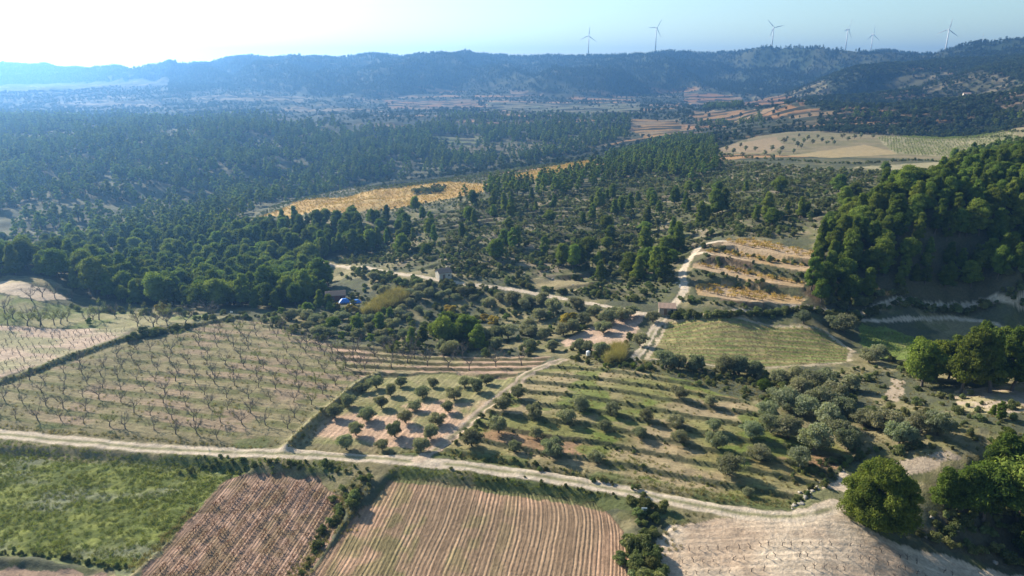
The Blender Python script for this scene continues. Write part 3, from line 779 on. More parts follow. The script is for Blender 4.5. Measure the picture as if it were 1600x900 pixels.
def tuft_proto(seed, n, h, spread, mat, wd=.035):
    rg = np.random.default_rng(seed); V = []; F = []
    for i in range(n):
        a = rg.uniform(0, 6.28); r = spread * math.sqrt(rg.uniform()); b = np.array([r * cos(a), r * sin(a), -.03])
        lean = rg.normal(size=2) * .35 * h; hh = h * rg.uniform(.5, 1.1); sd = np.array([cos(a + 1.6), sin(a + 1.6), 0]) * wd
        k = len(V); V += [b - sd, b + sd, b + (lean[0], lean[1], hh)]; F.append((k, k + 1, k + 2))
    return one_mesh('tuft', [(np.array(V), np.array(F), 0)], [mat])
PR['grass'] = [tuft_proto(500 + i, 34, .42, .42, 'grass_blades') for i in range(3)]
PR['dry'] = [tuft_proto(510 + i, 30, .5, .35, 'dry_blades') for i in range(3)]
PR['reed'] = [tuft_proto(520 + i, 300, 4.2, 1.5, 'reed_leaves', .07) for i in range(3)]
def vine_proto(seed, leafm, nleaf, leaf, h=.8, arms=2):
    rg = np.random.default_rng(seed); parts = []
    V, F = tube([(0, 0, -.1), (rg.uniform(-.06, .06), .03, h * .45), (0, 0, h * .6)], [.07, .055, .05], 5); parts.append((V, tri(F), 1))
    for i in range(arms + 2):
        a = rg.uniform(0, 6.28); V, F = tube([(0, 0, h * .55), (.2 * cos(a), .2 * sin(a), h * .75), (.4 * cos(a), .4 * sin(a), h * rg.uniform(.85, 1.25))], [.04, .028, .014], 4); parts.append((V, tri(F), 1))
    if nleaf:
        P = rg.normal(size=(nleaf, 3)) * (.32, .32, .2) + (0, 0, h * .8); V, F = quads(P, rg.normal(size=P.shape), leaf, rg); parts.append((V, tri(F), 0))
    w_ = one_mesh('grapevine', parts, [leafm, 'almond_bark'])
    if nleaf: w_ = two_part('grapevine', parts[-1:], parts[:-1], leafm, 'almond_bark')
    return w_
PR['vine_bare'] = [vine_proto(600 + i, 'twigs', 0, .03, .75) for i in range(4)]
PR['vine_red'] = [vine_proto(610 + i, 'vine_red', 60, .08) for i in range(3)]
PR['vine_orange'] = [vine_proto(620 + i, 'vine_orange', 60, .12, .9) for i in range(3)]
PR['vine_green'] = [vine_proto(630 + i, 'green_leaves', 26, .10, .8) for i in range(3)]
PR['rock'] = []
for i in range(3):
    rg = np.random.default_rng(700 + i); v = IV * (1 + .25 * rg.normal(size=(len(IV), 1))) * (1, .8, .55); PR['rock'].append(one_mesh('rock', [(v, IF, 0)], ['rock']))

# ------------------------------------------------------------------ placing
def kids_of(proto):
    return [(n, proto[n]) for n in ('trunk', 'crown') if n in proto]
def place(name, proto, x, y, sc, rz, label, category, group, parts=True, dz=0.0, tilt=(0, 0), z=None):
    zz = float(H(x, y)) + dz if z is None else z
    if parts and 'crown' in proto:
        r = bpy.data.objects.new(name, None)
        for n, me in kids_of(proto):
            c = bpy.data.objects.new(n, me); c.parent = r; scene.collection.objects.link(c)
    else:
        r = bpy.data.objects.new(name, proto['whole'])
    scene.collection.objects.link(r)
    r.location = (x, y, zz); r.rotation_euler = (tilt[0], tilt[1], rz); r.scale = sc if isinstance(sc, tuple) else (sc, sc, sc)
    r['label'] = label; r['category'] = category
    if group: r['group'] = group
    return r
_gn = {}
def scatter(name, key, P, SC, label, zoff=0.0, seed=0, flat=None):
    """one object that instances many small plants nobody could count"""
    P = np.asarray(P, float)
    if len(P) == 0: return
    rg = np.random.default_rng(seed + 900)
    z = H(P[:, 0], P[:, 1]) + zoff
    me = bpy.data.meshes.new(name); me.vertices.add(len(P)); me.vertices.foreach_set('co', np.column_stack([P[:, 0], P[:, 1], z]).astype(np.float32).ravel())
    S = np.asarray(SC, np.float32).reshape(len(P), -1)
    if S.shape[1] == 1: S = np.repeat(S, 3, 1) * rg.uniform(.85, 1.15, (len(P), 3))
    a = me.attributes.new('sc', 'FLOAT_VECTOR', 'POINT'); a.data.foreach_set('vector', S.astype(np.float32).ravel())
    rot = np.column_stack([rg.normal(size=len(P)) * .05, rg.normal(size=len(P)) * .05, rg.uniform(0, 6.28, len(P))]).astype(np.float32)
    a = me.attributes.new('rt', 'FLOAT_VECTOR', 'POINT'); a.data.foreach_set('vector', rot.ravel())
    a = me.attributes.new('pk', 'INT', 'POINT'); a.data.foreach_set('value', rg.integers(0, len(PR[key]), len(P)).astype(np.int32))
    o = bpy.data.objects.new(name, me); scene.collection.objects.link(o)
    if key not in _gn:
        col = bpy.data.collections.new(key + '_kinds')
        for i, p in enumerate(PR[key]):
            q_ = bpy.data.objects.new('%s_kind_%d' % (key, i), p['whole']); col.objects.link(q_)
        ng = bpy.data.node_groups.new(key + '_scatter', 'GeometryNodeTree')
        ng.interface.new_socket('Geometry', in_out='INPUT', socket_type='NodeSocketGeometry'); ng.interface.new_socket('Geometry', in_out='OUTPUT', socket_type='NodeSocketGeometry')
        gi = ng.nodes.new('NodeGroupInput'); go = ng.nodes.new('NodeGroupOutput'); ip = ng.nodes.new('GeometryNodeInstanceOnPoints')
        ci = ng.nodes.new('GeometryNodeCollectionInfo'); ci.inputs['Collection'].default_value = col; ci.inputs['Separate Children'].default_value = True; ci.inputs['Reset Children'].default_value = True
        def na(t, n):
            x_ = ng.nodes.new('GeometryNodeInputNamedAttribute'); x_.data_type = t; x_.inputs['Name'].default_value = n
            return [s_ for s_ in x_.outputs if s_.enabled and s_.name == 'Attribute'][0]
        L = ng.links.new
        L(gi.outputs[0], ip.inputs['Points']); L(ci.outputs[0], ip.inputs['Instance']); ip.inputs['Pick Instance'].default_value = True
        L(na('INT', 'pk'), ip.inputs['Instance Index']); L(na('FLOAT_VECTOR', 'rt'), ip.inputs['Rotation']); L(na('FLOAT_VECTOR', 'sc'), ip.inputs['Scale'])
        L(ip.outputs[0], go.inputs[0]); _gn[key] = ng
    md = o.modifiers.new('scatter', 'NODES'); md.node_group = _gn[key]
    o['kind'] = 'stuff'; o['label'] = label
    return o
def fill(poly, spacing, dens=None, seed=0, jit=.45, px=True):
    """jittered points about 'spacing' metres apart inside a plot; dens(x, y) keeps a share of them"""
    P = W(poly) if px else poly
    rg = np.random.default_rng(seed)
    x0, y0 = P.min(0); x1, y1 = P.max(0)
    gx, gy = np.meshgrid(np.arange(x0, x1, spacing), np.arange(y0, y1, spacing))
    gx = gx.ravel() + rg.uniform(-jit, jit, gx.size) * spacing; gy = gy.ravel() + rg.uniform(-jit, jit, gy.size) * spacing
    m = inside(P, gx, gy)
    if dens is not None: m &= rg.uniform(size=gx.size) < dens(gx, gy)
    return np.column_stack([gx[m], gy[m]])
allroads = lambda x, y: np.minimum.reduce([edge_dist(v, x, y) for v in LW.values()])
def off_roads(P, d=3.0, plots=()):
    if not len(P): return P
    k = allroads(P[:, 0], P[:, 1]) > d
    for p in plots: k &= ~inside(PW[p], P[:, 0], P[:, 1])
    return P[k]
def in_frame(P, h=0.0, mx=40):
    px, py, d = project(P[:, 0], P[:, 1], H(P[:, 0], P[:, 1]) + h)
    return (px > -mx) & (px < 1600 + mx) & (py > -mx) & (py < 900 + mx), px, py, d
ORD = ['first','second','third','fourth','fifth','sixth','seventh','eighth','ninth','tenth','eleventh','twelfth','thirteenth','fourteenth','fifteenth','sixteenth','seventeenth','eighteenth','nineteenth','twentieth']
TENS = {20: 'twenty', 30: 'thirty', 40: 'forty', 50: 'fifty', 60: 'sixty', 70: 'seventy', 80: 'eighty', 90: 'ninety'}
def ordn(i):
    if i < 20: return ORD[i]
    i += 1; t = i // 10 * 10
    return TENS[t] + '-' + ORD[i % 10 - 1] if i % 10 else {20:'twentieth',30:'thirtieth',40:'fortieth',50:'fiftieth',60:'sixtieth',70:'seventieth',80:'eightieth',90:'ninetieth'}[t]
def row_labels(P, per, fmt, rev_rows=False, rev_cols=False):
    """labels that count rows away from a landmark and places along each row"""
    n = len(P); d = np.hypot(P[:, 0], P[:, 1]); o = np.argsort(-d if rev_rows else d); out = [None] * n
    for k in range(0, n, per):
        grp = o[k:k + per]; az = np.arctan2(P[grp, 0], P[grp, 1]); g2 = grp[np.argsort(-az if rev_cols else az)]
        for j, i in enumerate(g2): out[i] = fmt % (ordn(j), ordn(k // per))
    return out

# ================================================================== almond orchard
A0, AV, AN = axis((20, 655), (370, 692))
cand = []
rgA = np.random.default_rng(5)
for i in range(-30, 60):
    for j in range(-3, 34):
        p = A0 + AV * i * 5.6 + AN * (j * 6.3 + 1.2) + AV * (j % 2) * 1.2 + rgA.normal(size=2) * .45
        cand.append((p[0], p[1], j, i))
cand = np.array(cand)
k = inside(PW['almond'], cand[:, 0], cand[:, 1]) & (edge_dist(PW['almond'], cand[:, 0], cand[:, 1], True) > 1.8) & (allroads(cand[:, 0], cand[:, 1]) > 3.2) & (edge_dist(HB, cand[:, 0], cand[:, 1]) > 2)
k &= rgA.uniform(size=len(cand)) > .04
cand = cand[k]; fmask, px, py, d = in_frame(cand[:, :2], 1, 12); cand = cand[fmask]
AT = []
for j in sorted(set(cand[:, 2])):
    rowp = cand[cand[:, 2] == j]; rowp = rowp[np.argsort(rowp[:, 3])]
    for n_, c in enumerate(rowp): AT.append((c[0], c[1], 'bare almond tree, %s from the hedge bank, %s row above the dirt track' % (ordn(n_), ordn(int(j - cand[:, 2].min())))))
for i, (x, y, lb) in enumerate(AT):
    kind = 'almond_leafy' if rgA.uniform() < .1 else 'almond'
    pr = PR[kind][rgA.integers(len(PR[kind]))]; sc = rgA.uniform(.62, .95)
    place('almond_tree', pr, x, y, sc, rgA.uniform(0, 6.28), lb if kind == 'almond' else lb.replace('bare', 'thinly leaved'), 'almond tree', 'almond trees of the large orchard', dz=-.05)
def grove(pts, key, cat_, name, group, fmt, per, smin, smax, seed, parts=True, **kw):
    P = np.array([G(*p[:2]) for p in pts]); lb = row_labels(P, per, fmt, **kw); rg = np.random.default_rng(seed)
    for i, p in enumerate(pts):
        pr = PR[key][rg.integers(len(PR[key]))]
        sc = (p[2] if len(p) > 2 else rg.uniform(smin, smax))
        place(name, pr, P[i, 0], P[i, 1], (sc * rg.uniform(.82, 1.18), sc * rg.uniform(.82, 1.18), sc * rg.uniform(.85, 1.12)), rg.uniform(0, 6.28), lb[i], cat_, group, parts=parts, dz=-.05)
    return P
# top strip almonds, grey and green
grove([(20,498),(45,500),(65,508),(105,502),(137,506),(145,500),(180,494),(245,506),(262,509),(290,506),(300,494),(330,497),(50,470),(66,464),(86,466),(8,490),(112,470),(325,490),(240,512),(215,510)],
      'almond', 'almond tree', 'almond_tree', 'almond trees of the green strip', 'grey bare almond tree, %s in %s row of the green strip by the bare knoll', 7, 1.0, 1.4, 21)
grove([(12,507),(43,509),(63,510),(85,508),(95,506),(155,500),(260,502),(216,505)], 'almond_leafy', 'almond tree', 'almond_tree', 'green almond trees of the strip', 'almond tree in pale green leaf, %s in %s row of the green strip', 8, 1.1, 1.4, 22)
grove([(552,560),(585,558),(605,552),(636,566),(668,572),(700,574),(733,578),(520,552),(500,545),(480,540),(612,574),(648,560),(775,573),(815,570),(540,575),(570,577),(722,560),(560,545),(440,515),(455,525),(610,545),(640,548)],
      'almond', 'almond tree', 'almond_tree', 'almond trees of the low terraces', 'bare almond tree, %s in %s row of the low terraces above the olives', 8, .9, 1.2, 23)

# ================================================================== olive trees
OL = [(626,604),(676,605),(726,604),(610,618),(660,621),(710,624),(544,634),(596,637),(648,641),(700,644),(523,652),(574,656),(634,661),(684,663),(556,680),(617,682),(672,685),(541,702),(597,703),(657,706),(566,612),(745,612),(760,600),(588,606),(500,672),(488,690)]
grove(OL[:24], 'olive', 'olive tree', 'olive_tree', 'olive trees of the square plot', 'round grey-green olive tree, %s in the %s row of the pink plot', 5, .70, .95, 31)
OT = [(786,641,.95),(809,622,.8),(779,676,1.05),(737,697,1.1),(834,654,.9),(886,662,.9),(906,641,1.15),(956,648,.85),(1009,656,.75),(1057,667,.9),(944,674,.75),(999,684,.75),(1061,690,.8),(838,685,.75),(804,705,.75),(862,712,.95),(931,722,.8),(1061,621,.9),(1115,673,.8),(1119,700,.95),(1175,682,1.0),(1185,717,1.0),(1250,728,1.1),(1137,741,1.35),(1110,634,.7)]
grove(OT, 'olive', 'olive tree', 'olive_tree', 'olive trees on the terraced slope', 'olive tree on the terraced slope, %s in %s row above the track', 6, .8, 1, 32)
place('olive_tree', PR['olive'][1], *G(1167, 775), .5, 1.0, 'thin olive sapling beside the long shadow on the lowest terrace', 'olive tree', None)
OD = [(1225,640,1.25),(1250,622,1.2),(1200,655,1.1),(1292,668,1.2),(1313,688,1.2),(1232,684,1.2),(1272,702,1.25),(1205,676,1.0),(1380,672,1.15),(1405,693,1.0),(1350,665,1.0),(1465,680,1.15),(1440,676,1.0),(1280,640,1.3),(1305,628,1.2),(1255,650,1.2),(1240,600,1.1),(1215,600,1.0),(1290,605,1.2),(1320,650,1.0),
      (1040,574,1.1),(1060,577,.9),(1085,580,1.0),(1130,584,1.2),(1155,585,1.2),(1180,590,1.0),(1325,702,1.0),(1265,612,1.2),(1330,610,1.0)]
OD = [(a_, b_, c_ * 1.22) for a_, b_, c_ in OD]
grove(OD, 'olive', 'olive tree', 'olive_tree', 'dark olive trees of the thicket', 'dense dark olive tree, %s in %s line of the thicket behind the slope', 6, 1, 1, 33)
OV = [(1020,503,1.0),(1000,540,1.0),(974,500,1.1),(950,506,1.2),(942,520,1.2),(929,494,1.1),(914,508,1.2),(880,524,1.2),(864,490,1.4),(844,500,1.2),(828,520,1.3),(862,548,.9),(850,530,1.1),(828,546,1.1),(918,550,1.1),(940,556,1.1),(905,548,1.0),(846,476,1.2),(826,478,1.2),(902,484,1.2),(960,494,1.0),(986,494,1.0),(895,520,1.2),
      (794,528,1.4),(775,530,1.2),(827,524,1.3),(704,554,1.3),(690,549,1.0),(800,478,1.4),(820,484,1.1),(780,470,1.1),(765,480,1.1),(1318,520,1.7),(1305,515,1.2),(1357,566,1.3),(1372,560,1.2),(1255,505,1.2)]
grove(OV, 'olive', 'olive tree', 'olive_tree', 'olive trees of the valley floor', 'grey olive tree, %s in %s row of the valley floor by the pink clearing', 7, 1, 1, 34)
smallv = [(640,462),(655,468),(672,463),(690,468),(640,478),(628,485),(655,488),(668,495),(640,500),(700,462),(712,470),(725,462),(740,470),(655,455),(735,452),(622,495),(610,500),(595,503),(480,500),(492,506),(505,510),(520,504),(545,520),(560,528),(578,520),(600,525),(615,515),(630,528),(520,525),(500,525),(640,520),(660,525),(575,505),(555,505),(535,500),(680,525),(600,540),(470,495),(455,500),(480,515),(760,535),(775,545),(725,538),(590,455),(600,462),(585,440)]
grove(smallv, 'olive', 'olive tree', 'olive_tree', 'olive trees of the wooded hollow', 'silvery olive tree, %s in %s row of the hollow by the reed bed', 8, .7, 1.15, 35)
# plateau olives
PLO = [(1146,240),(1180,236),(1195,243),(1206,236),(1222,236),(1240,240),(1218,243),(1157,230),(1165,236),(1135,236),(1230,218),(1240,222),(1248,214),(1255,224),(1262,219),(1270,225),(1277,216),(1284,222),(1292,226),(1300,220),(1316,216),(1325,220),(1335,217),(1345,216),(1364,216),(1246,230),(1225,224),(1252,232),(1303,226),(1412,206),(1208,250),(1160,246)]
grove(PLO, 'olive_far', 'olive tree', 'olive_tree', 'olive trees on the plateau', 'small dark olive tree, %s along the %s row on the tan plateau', 11, .8, 1.2, 36, parts=False)
# ================================================================== pines
pines = []   # x, y, scale, key region
def addp(pts, reg):
    for p in pts:
        x, y = G(p[0], p[1]); pines.append((x, y, p[2], reg))
addp([(1440,604,1.55),(1462,592,1.4),(1500,614,1.65),(1522,600,1.6),(1547,614,1.55),(1580,610,1.65),(1610,602,1.7),(1640,600,1.6),(1482,592,1.3),(1560,592,1.5),(1430,590,1.1)], 'knoll')
addp([(1535,815,1.5),(1500,800,1.25),(1590,815,1.7),(1625,800,1.7),(1560,770,1.4),(1600,760,1.5),(1640,730,1.6),(1560,720,.9),(1475,790,1.0),(1620,870,1.4)], 'gully')
addp([(1563,655,.45),(1192,612,.5),(1550,648,.3)], 'small')
addp([(694,540,1.2),(686,536,1.05),(727,535,1.2),(716,530,1.1),(746,545,.85),(738,530,.95),(705,545,.5),(700,528,1.1)], 'valley')
addp([(430,484,.9),(400,482,.8),(560,522,.8),(520,517,.7),(595,517,.8),(640,542,.7),(460,476,.9),(660,537,.6),(500,480,.7),(515,478,.6),(610,500,.5),(480,492,.7)], 'valley')
addp([(740,322,.95),(800,315,1.1),(775,312,.9),(790,330,.9),(830,312,.8),(850,308,1.1),(868,305,1.2),(880,308,1.1),(902,300,.8),(1063,262,1.2),(1080,262,1.4),(1090,258,1.2),(1050,275,.9),(925,345,.9),(945,365,.9),(955,380,.8),(860,350,.8),(800,390,.9),(810,385,.85),(775,405,.9),(770,400,.7),(850,400,.8),(880,415,.9),(895,420,.95),(905,415,.9),(920,400,.9),(985,330,.9),(1010,350,.8),(1030,335,.7),(1010,390,.9),(1040,400,.9),(1060,390,1.0),(985,430,.9),(1035,440,1.2),(1025,430,1.0),(1050,370,.9),(1095,350,.9),(1120,340,1.1),(1128,335,1.0),(1100,345,.8),(1180,345,.8),(1250,340,.8),(1260,335,.6),(1165,300,.7),(1310,300,.9),(1320,325,.9),(1335,310,.8),(1115,318,.7),(960,335,.7),(1075,300,.8),(1055,310,.7),(1008,365,.7),(935,420,.7),(650,330,.8),(720,316,.7),(660,345,.7),(590,350,.7),(1383,268,.7),(1230,330,.5)], 'hillside')
pines = [(a_, b_, c_ * 1.18, d_) if d_ == 'hillside' else (a_, b_, c_, d_) for a_, b_, c_, d_ in pines]
roadd = lambda P: P[allroads(P[:, 0], P[:, 1]) > 3.4]
woods = {}
def wood(reg, poly, sp_, smin, smax, dens=None, seed=0, excl=()):
    P = off_roads(fill(poly, sp_, dens, seed), 3.6, excl); P = P[~np.any([inside(Pw, P[:, 0], P[:, 1]) for Pw in FARMW], axis=0)]; rg = np.random.default_rng(seed + 50)
    for x, y in P: pines.append((x, y, rg.uniform(smin, smax), reg))
wood('hill', WOOD_HILL, 4.8, .7, 1.25, None, 1)
wood('left', [(-120,438),(60,432),(125,462),(250,478),(370,482),(470,478),(520,455),(505,425),(470,410),(430,400),(300,415),(-120,410)], 5.9, .8, 1.5, lambda x, y: .9, 2)
wood('spur', [(300,415),(430,400),(505,408),(600,385),(560,350),(480,352),(380,352),(330,350),(200,390)], 5.8, .75, 1.3, lambda x, y: .9, 3)
wood('spur', [(560,395),(620,385),(640,350),(600,340),(540,345)], 6, .7, 1.0, lambda x, y: .6, 4)
wood('valley_wood', [(-160,412),(150,408),(300,385),(330,345),(380,335),(440,318),(560,288),(700,268),(790,262),(900,240),(990,215),(985,200),(880,196),(700,200),(560,205),(420,185),(250,185),(-160,190)], 7.6, .7, 1.6, lambda x, y: np.where(fbm(x / 60, y / 60, 91, 3) > .45, .9, .2), 5)
wood('crest', [(690,305),(780,285),(830,290),(930,262),(1000,238),(1040,228),(1115,232),(1130,262),(1080,285),(990,275),(900,305),(830,310)], 6, .75, 1.15, lambda x, y: .62, 6, ('orange', 'orange2'))
wood('crest', [(950,245),(1040,215),(1120,222),(1110,235),(1040,240),(1000,250)], 5, .7, 1.0, lambda x, y: .8, 16, ('orange2',))
wood('open', [(640,420),(600,380),(700,330),(900,310),(1050,300),(1250,300),(1260,360),(1100,360),(1040,440),(900,430)], 9, .6, 1.15, lambda x, y: np.where(fbm(x / 30, y / 30, 93, 2) > .58, .4, .03), 7, ('clear',))
wood('belt', [(1075,212),(1130,200),(1220,200),(1200,190),(1240,186),(1380,192),(1400,186),(1500,186),(1600,190),(1600,178),(1450,170),(1350,178),(1180,182),(1080,195)], 8, .8, 1.3, lambda x, y: np.where(fbm(x / 60, y / 60, 94, 2) > .48, .8, .1), 8)
wood('belt', [(1100,172),(1160,170),(1160,156),(1115,158)], 8, .9, 1.3, None, 9)
wood('belt', [(660,200),(900,202),(1000,200),(1000,182),(860,180),(700,178)], 10, .8, 1.1, lambda x, y: .6, 10)
wood('belt', [(1480,262),(1560,262),(1620,235),(1570,235)], 6, .9, 1.2, None, 12)
pines_a = [(p[0], p[1], p[2]) for p in pines]
PP = np.array(pines_a); REG = np.array([p[3] for p in pines])
ok, ppx, ppy, pd = in_frame(PP[:, :2], 5, 25)
size = PP[:, 2] / pd; size[~ok] = 0
# seen at all: the crown's top clears the land in front of it
order = np.argsort(-size); chosen = set(order[:300].tolist())
BIGW = dict(hill='the dark hill wood', left='the wood below the almond orchard', spur='the wooded spur', valley_wood='the hazy valley wood', crest='the spur crest', open='the open scrub', belt='the belt beyond the plateau', knoll='the sandy knoll', gully='the clump over the shaded gully', valley='the valley floor', hillside='the scrubby slope', small='the rough ground')
for reg in BIGW:
    ids = [i for i in chosen if REG[i] == reg]
    if not ids: continue
    lb = row_labels(PP[ids, :2], 12, {'small': 'young bright green pine on the rough ground, %s in the %s line'}.get(reg, 'green pine, %s along the %s line of ' + BIGW[reg]))
    for i, l in zip(ids, lb):
        rg = np.random.default_rng(i); key = 'pine'
        s_ = PP[i, 2]; wf = rg.uniform(.9, 1.2)
        if reg in ('knoll', 'hillside', 'hill'): s_ *= 1.08; wf *= .86
        place('pine_tree', PR['pine'][rg.integers(8)], PP[i, 0], PP[i, 1], (s_ * wf, s_ * wf, s_ * rg.uniform(.85, 1.1)), rg.uniform(0, 6.28), l, 'pine tree', 'pines of ' + BIGW[reg], dz=-.2, tilt=(rg.normal() * .05, rg.normal() * .05))
rest = np.array([i for i in range(len(PP)) if i not in chosen])
near = pd[rest] < 420
for nm, kk, mm in (('pine_wood', 'pine', near), ('far_pine_wood', 'pine_far', ~near)):
    ids = rest[mm]
    scatter(nm, kk, PP[ids, :2], PP[ids, 2], 'dense pine wood filling the valley sides', -.2, 3)
print('pines', len(PP), 'near stuff', near.sum())
# the great pine by the fork of the tracks and its neighbour
rg = np.random.default_rng(77)
def big_pine(seed, R_, H_, n, nl, zb):
    rg = np.random.default_rng(seed); L = lobes(rg, nl, R_, H_, zb, 'pine'); L[:, 3] *= .60
    return two_part('big_pine', crown_geo(rg, L, n, .21, .8, .6, .6, .5), trunk_geo(rg, L, .42, 4.0, .5, 8, 14), 'pine_needles', 'bark')
place('pine_tree', big_pine(81, 8.8, 13.0, 80000, 120, .8), *G(1372, 822), .94, .4, 'huge spreading dark green pine standing alone where the tracks meet', 'pine tree', None, dz=-.2)

# ================================================================== shrubs and scrub
SH = []
def adds(P, smin, smax, reg, seed):
    rg = np.random.default_rng(seed)
    for x, y in P: SH.append((x, y, smin + (smax - smin) * rg.uniform() ** 2.3, reg))
hp = [(620,428),(500,415),(560,395),(640,345),(760,310),(900,300),(1000,262),(1120,250),(1250,262),(1560,262),(1400,300),(1290,360),(1270,372),(1120,372),(1060,440),(1030,475),(930,468),(820,450)]
adds(off_roads(fill(hp, 2.1, lambda x, y: np.where(fbm(x / 12, y / 12, 101, 3) > .45, .97, .3), 20), 2.6, ('clear',)), .3, 1.5, 'slope', 20)
vf = [(380,492),(500,478),(560,450),(520,425),(640,436),(760,452),(900,476),(1000,495),(980,560),(880,555),(700,556),(600,548),(500,535),(420,505)]
adds(off_roads(fill(vf, 3.0, lambda x, y: np.full(x.shape, .5), 21), 2.8, ('parking',)), .5, 1.4, 'hollow', 21)
rr_ = [(1200,590),(1340,575),(1420,560),(1480,610),(1620,640),(1620,700),(1500,720),(1400,720),(1330,705),(1240,650)]
adds(off_roads(fill(rr_, 2.6, lambda x, y: np.full(x.shape, .45), 22), 2, ('slope_b', 'path_r')), .4, 1.2, 'rough', 22)
mid_ = [(860,562),(960,556),(1020,566),(1200,580),(1240,600),(1200,635),(1060,590),(960,575)]
adds(off_roads(fill(mid_, 2.4, lambda x, y: np.full(x.shape, .75), 23), 2.0), .5, 1.1, 'edge', 23)
gul = [(1395,822),(1480,795),(1700,760),(1700,905),(1560,885),(1470,862)]
adds(off_roads(fill([(1290,462),(1400,455),(1600,450),(1640,484),(1450,486),(1350,486),(1285,486)], 2.2, None, 150), 1.8), .8, 1.9, 'lane', 150)
adds(fill(gul, 2.2, lambda x, y: np.full(x.shape, .8), 24), .7, 1.7, 'gully', 24)
def along(pts, step, wid, seed, off=0.0):
    P = np.array(smooth_line([G(*p) for p in pts], 8)); L = np.r_[0, np.cumsum(np.hypot(*np.diff(P, axis=0).T))]
    s_ = np.arange(0, L[-1], step); rg = np.random.default_rng(seed); s_ = s_ + rg.uniform(-.5, .5, len(s_)) * step
    x = np.interp(s_, L, P[:, 0]); y = np.interp(s_, L, P[:, 1])
    a = rg.normal(size=(len(s_), 2)) * wid
    return np.column_stack([x + a[:, 0], y + a[:, 1] + off])
adds(along([(995,770),(1005,800),(1002,830),(1000,860),(1005,900),(1010,940)], .5, 1.3, 25), .55, 1.25, 'strip', 25)
adds(along([(1000,845),(1003,880),(1008,930)], .8, 1.0, 26), 1.2, 2.0, 'strip', 26)
adds(along([(290,735),(340,722),(400,726),(470,728),(520,736),(560,738)], .5, .9, 27), .25, .65, 'bank', 27)
adds(along([(530,775),(530,800),(500,850),(470,900)], .9, .7, 28), .35, .8, 'strip', 28)
adds(along([(570,745),(560,760),(545,800)], .6, 1.0, 128), .5, 1.0, 'strip', 29)
adds(along([(-100,866),(60,868),(150,882),(200,885)], .4, .5, 29), .22, .5, 'bank', 29)
adds(along([(690,712),(720,716),(800,722),(870,735),(960,755)], .8, .6, 30), .22, .6, 'bank', 30)
adds(along([(700,738),(800,752),(900,766),(960,778)], .9, .7, 31), .2, .45, 'bank', 31)
adds(along([(0,600),(60,578),(130,552),(200,530),(290,512),(385,495)], 1.6, .5, 32), .2, .55, 'hedge', 32)
adds(along([(200,534),(230,526),(290,514)], .7, .8, 132), .6, 1.4, 'hedge', 132)
adds(along([(450,700),(500,652),(560,604),(590,588)], 2.6, .5, 33), .2, .6, 'hedge', 33)

adds(along([(700,700),(730,672),(770,645),(810,612)], 1.6, .8, 34), .25, .7, 'hedge', 34)
adds(along([(1050,494),(1130,495),(1200,494),(1290,492)], .6, .6, 35), .7, 1.5, 'lane', 35)
adds(along([(1300,493),(1370,488),(1450,484),(1530,482),(1600,478)], .8, .8, 36), .7, 1.6, 'lane', 36)
for a_, b_ in (([(1110,387),(1180,402),(1262,417)], 37), ([(1095,404),(1180,426),(1255,438)], 38), ([(1080,430),(1150,440),(1200,450)], 39), ([(1060,470),(1150,478),(1250,482)], 40)):
    adds(along(a_, 1.0, 1.1, b_), .4, 1.2, 'terrace', b_)
adds(along([(560,426),(620,440),(700,452),(780,458)], .9, 1.8, 41), .8, 1.8, 'hollow', 41)
adds(along([(300,500),(360,497),(400,497),(430,505),(470,520),(520,535)], 1.4, 1.8, 42), .5, 1.4, 'hollow', 42)
adds(along([(110,480),(200,490),(290,492),(370,490)], 1.6, 1.2, 43), .6, 1.3, 'hedge', 43)
adds(along([(1240,790),(1290,752),(1320,725)], .8, .7, 44), .3, .7, 'rough', 44)
adds(along([(1240,745),(1330,712),(1400,705),(1470,695)], 1.0, .9, 45), .4, .9, 'rough', 45)
adds(along([(1225,250),(1330,256),(1440,251),(1500,257)], 1.6, 1.0, 151), .6, 1.3, 'slope', 151)
adds(along([(1330,268),(1400,270),(1480,262)], 1.6, 1.2, 152), .6, 1.3, 'slope', 152)
adds(along([(1120,243),(1200,250),(1240,250)], 3.0, 2.0, 153), .6, 1.2, 'slope', 153)
adds(along([(1390,200),(1480,202),(1600,206)], 2.4, 1.0, 154), .6, 1.3, 'slope', 154)
adds(along([(1440,213),(1500,216),(1580,214)], 2.4, .8, 155), .6, 1.2, 'slope', 155)
adds(off_roads(fill([(375,350),(430,322),(600,286),(770,268),(940,238),(950,252),(800,300),(700,322),(640,335),(450,356)], 3.0, None, 157), 2, ('orange', 'orange2')), .35, 1.0, 'slope', 157)
adds(fill(POLY['gap'], 3.0, None, 156), .8, 2.0, 'slope', 156)
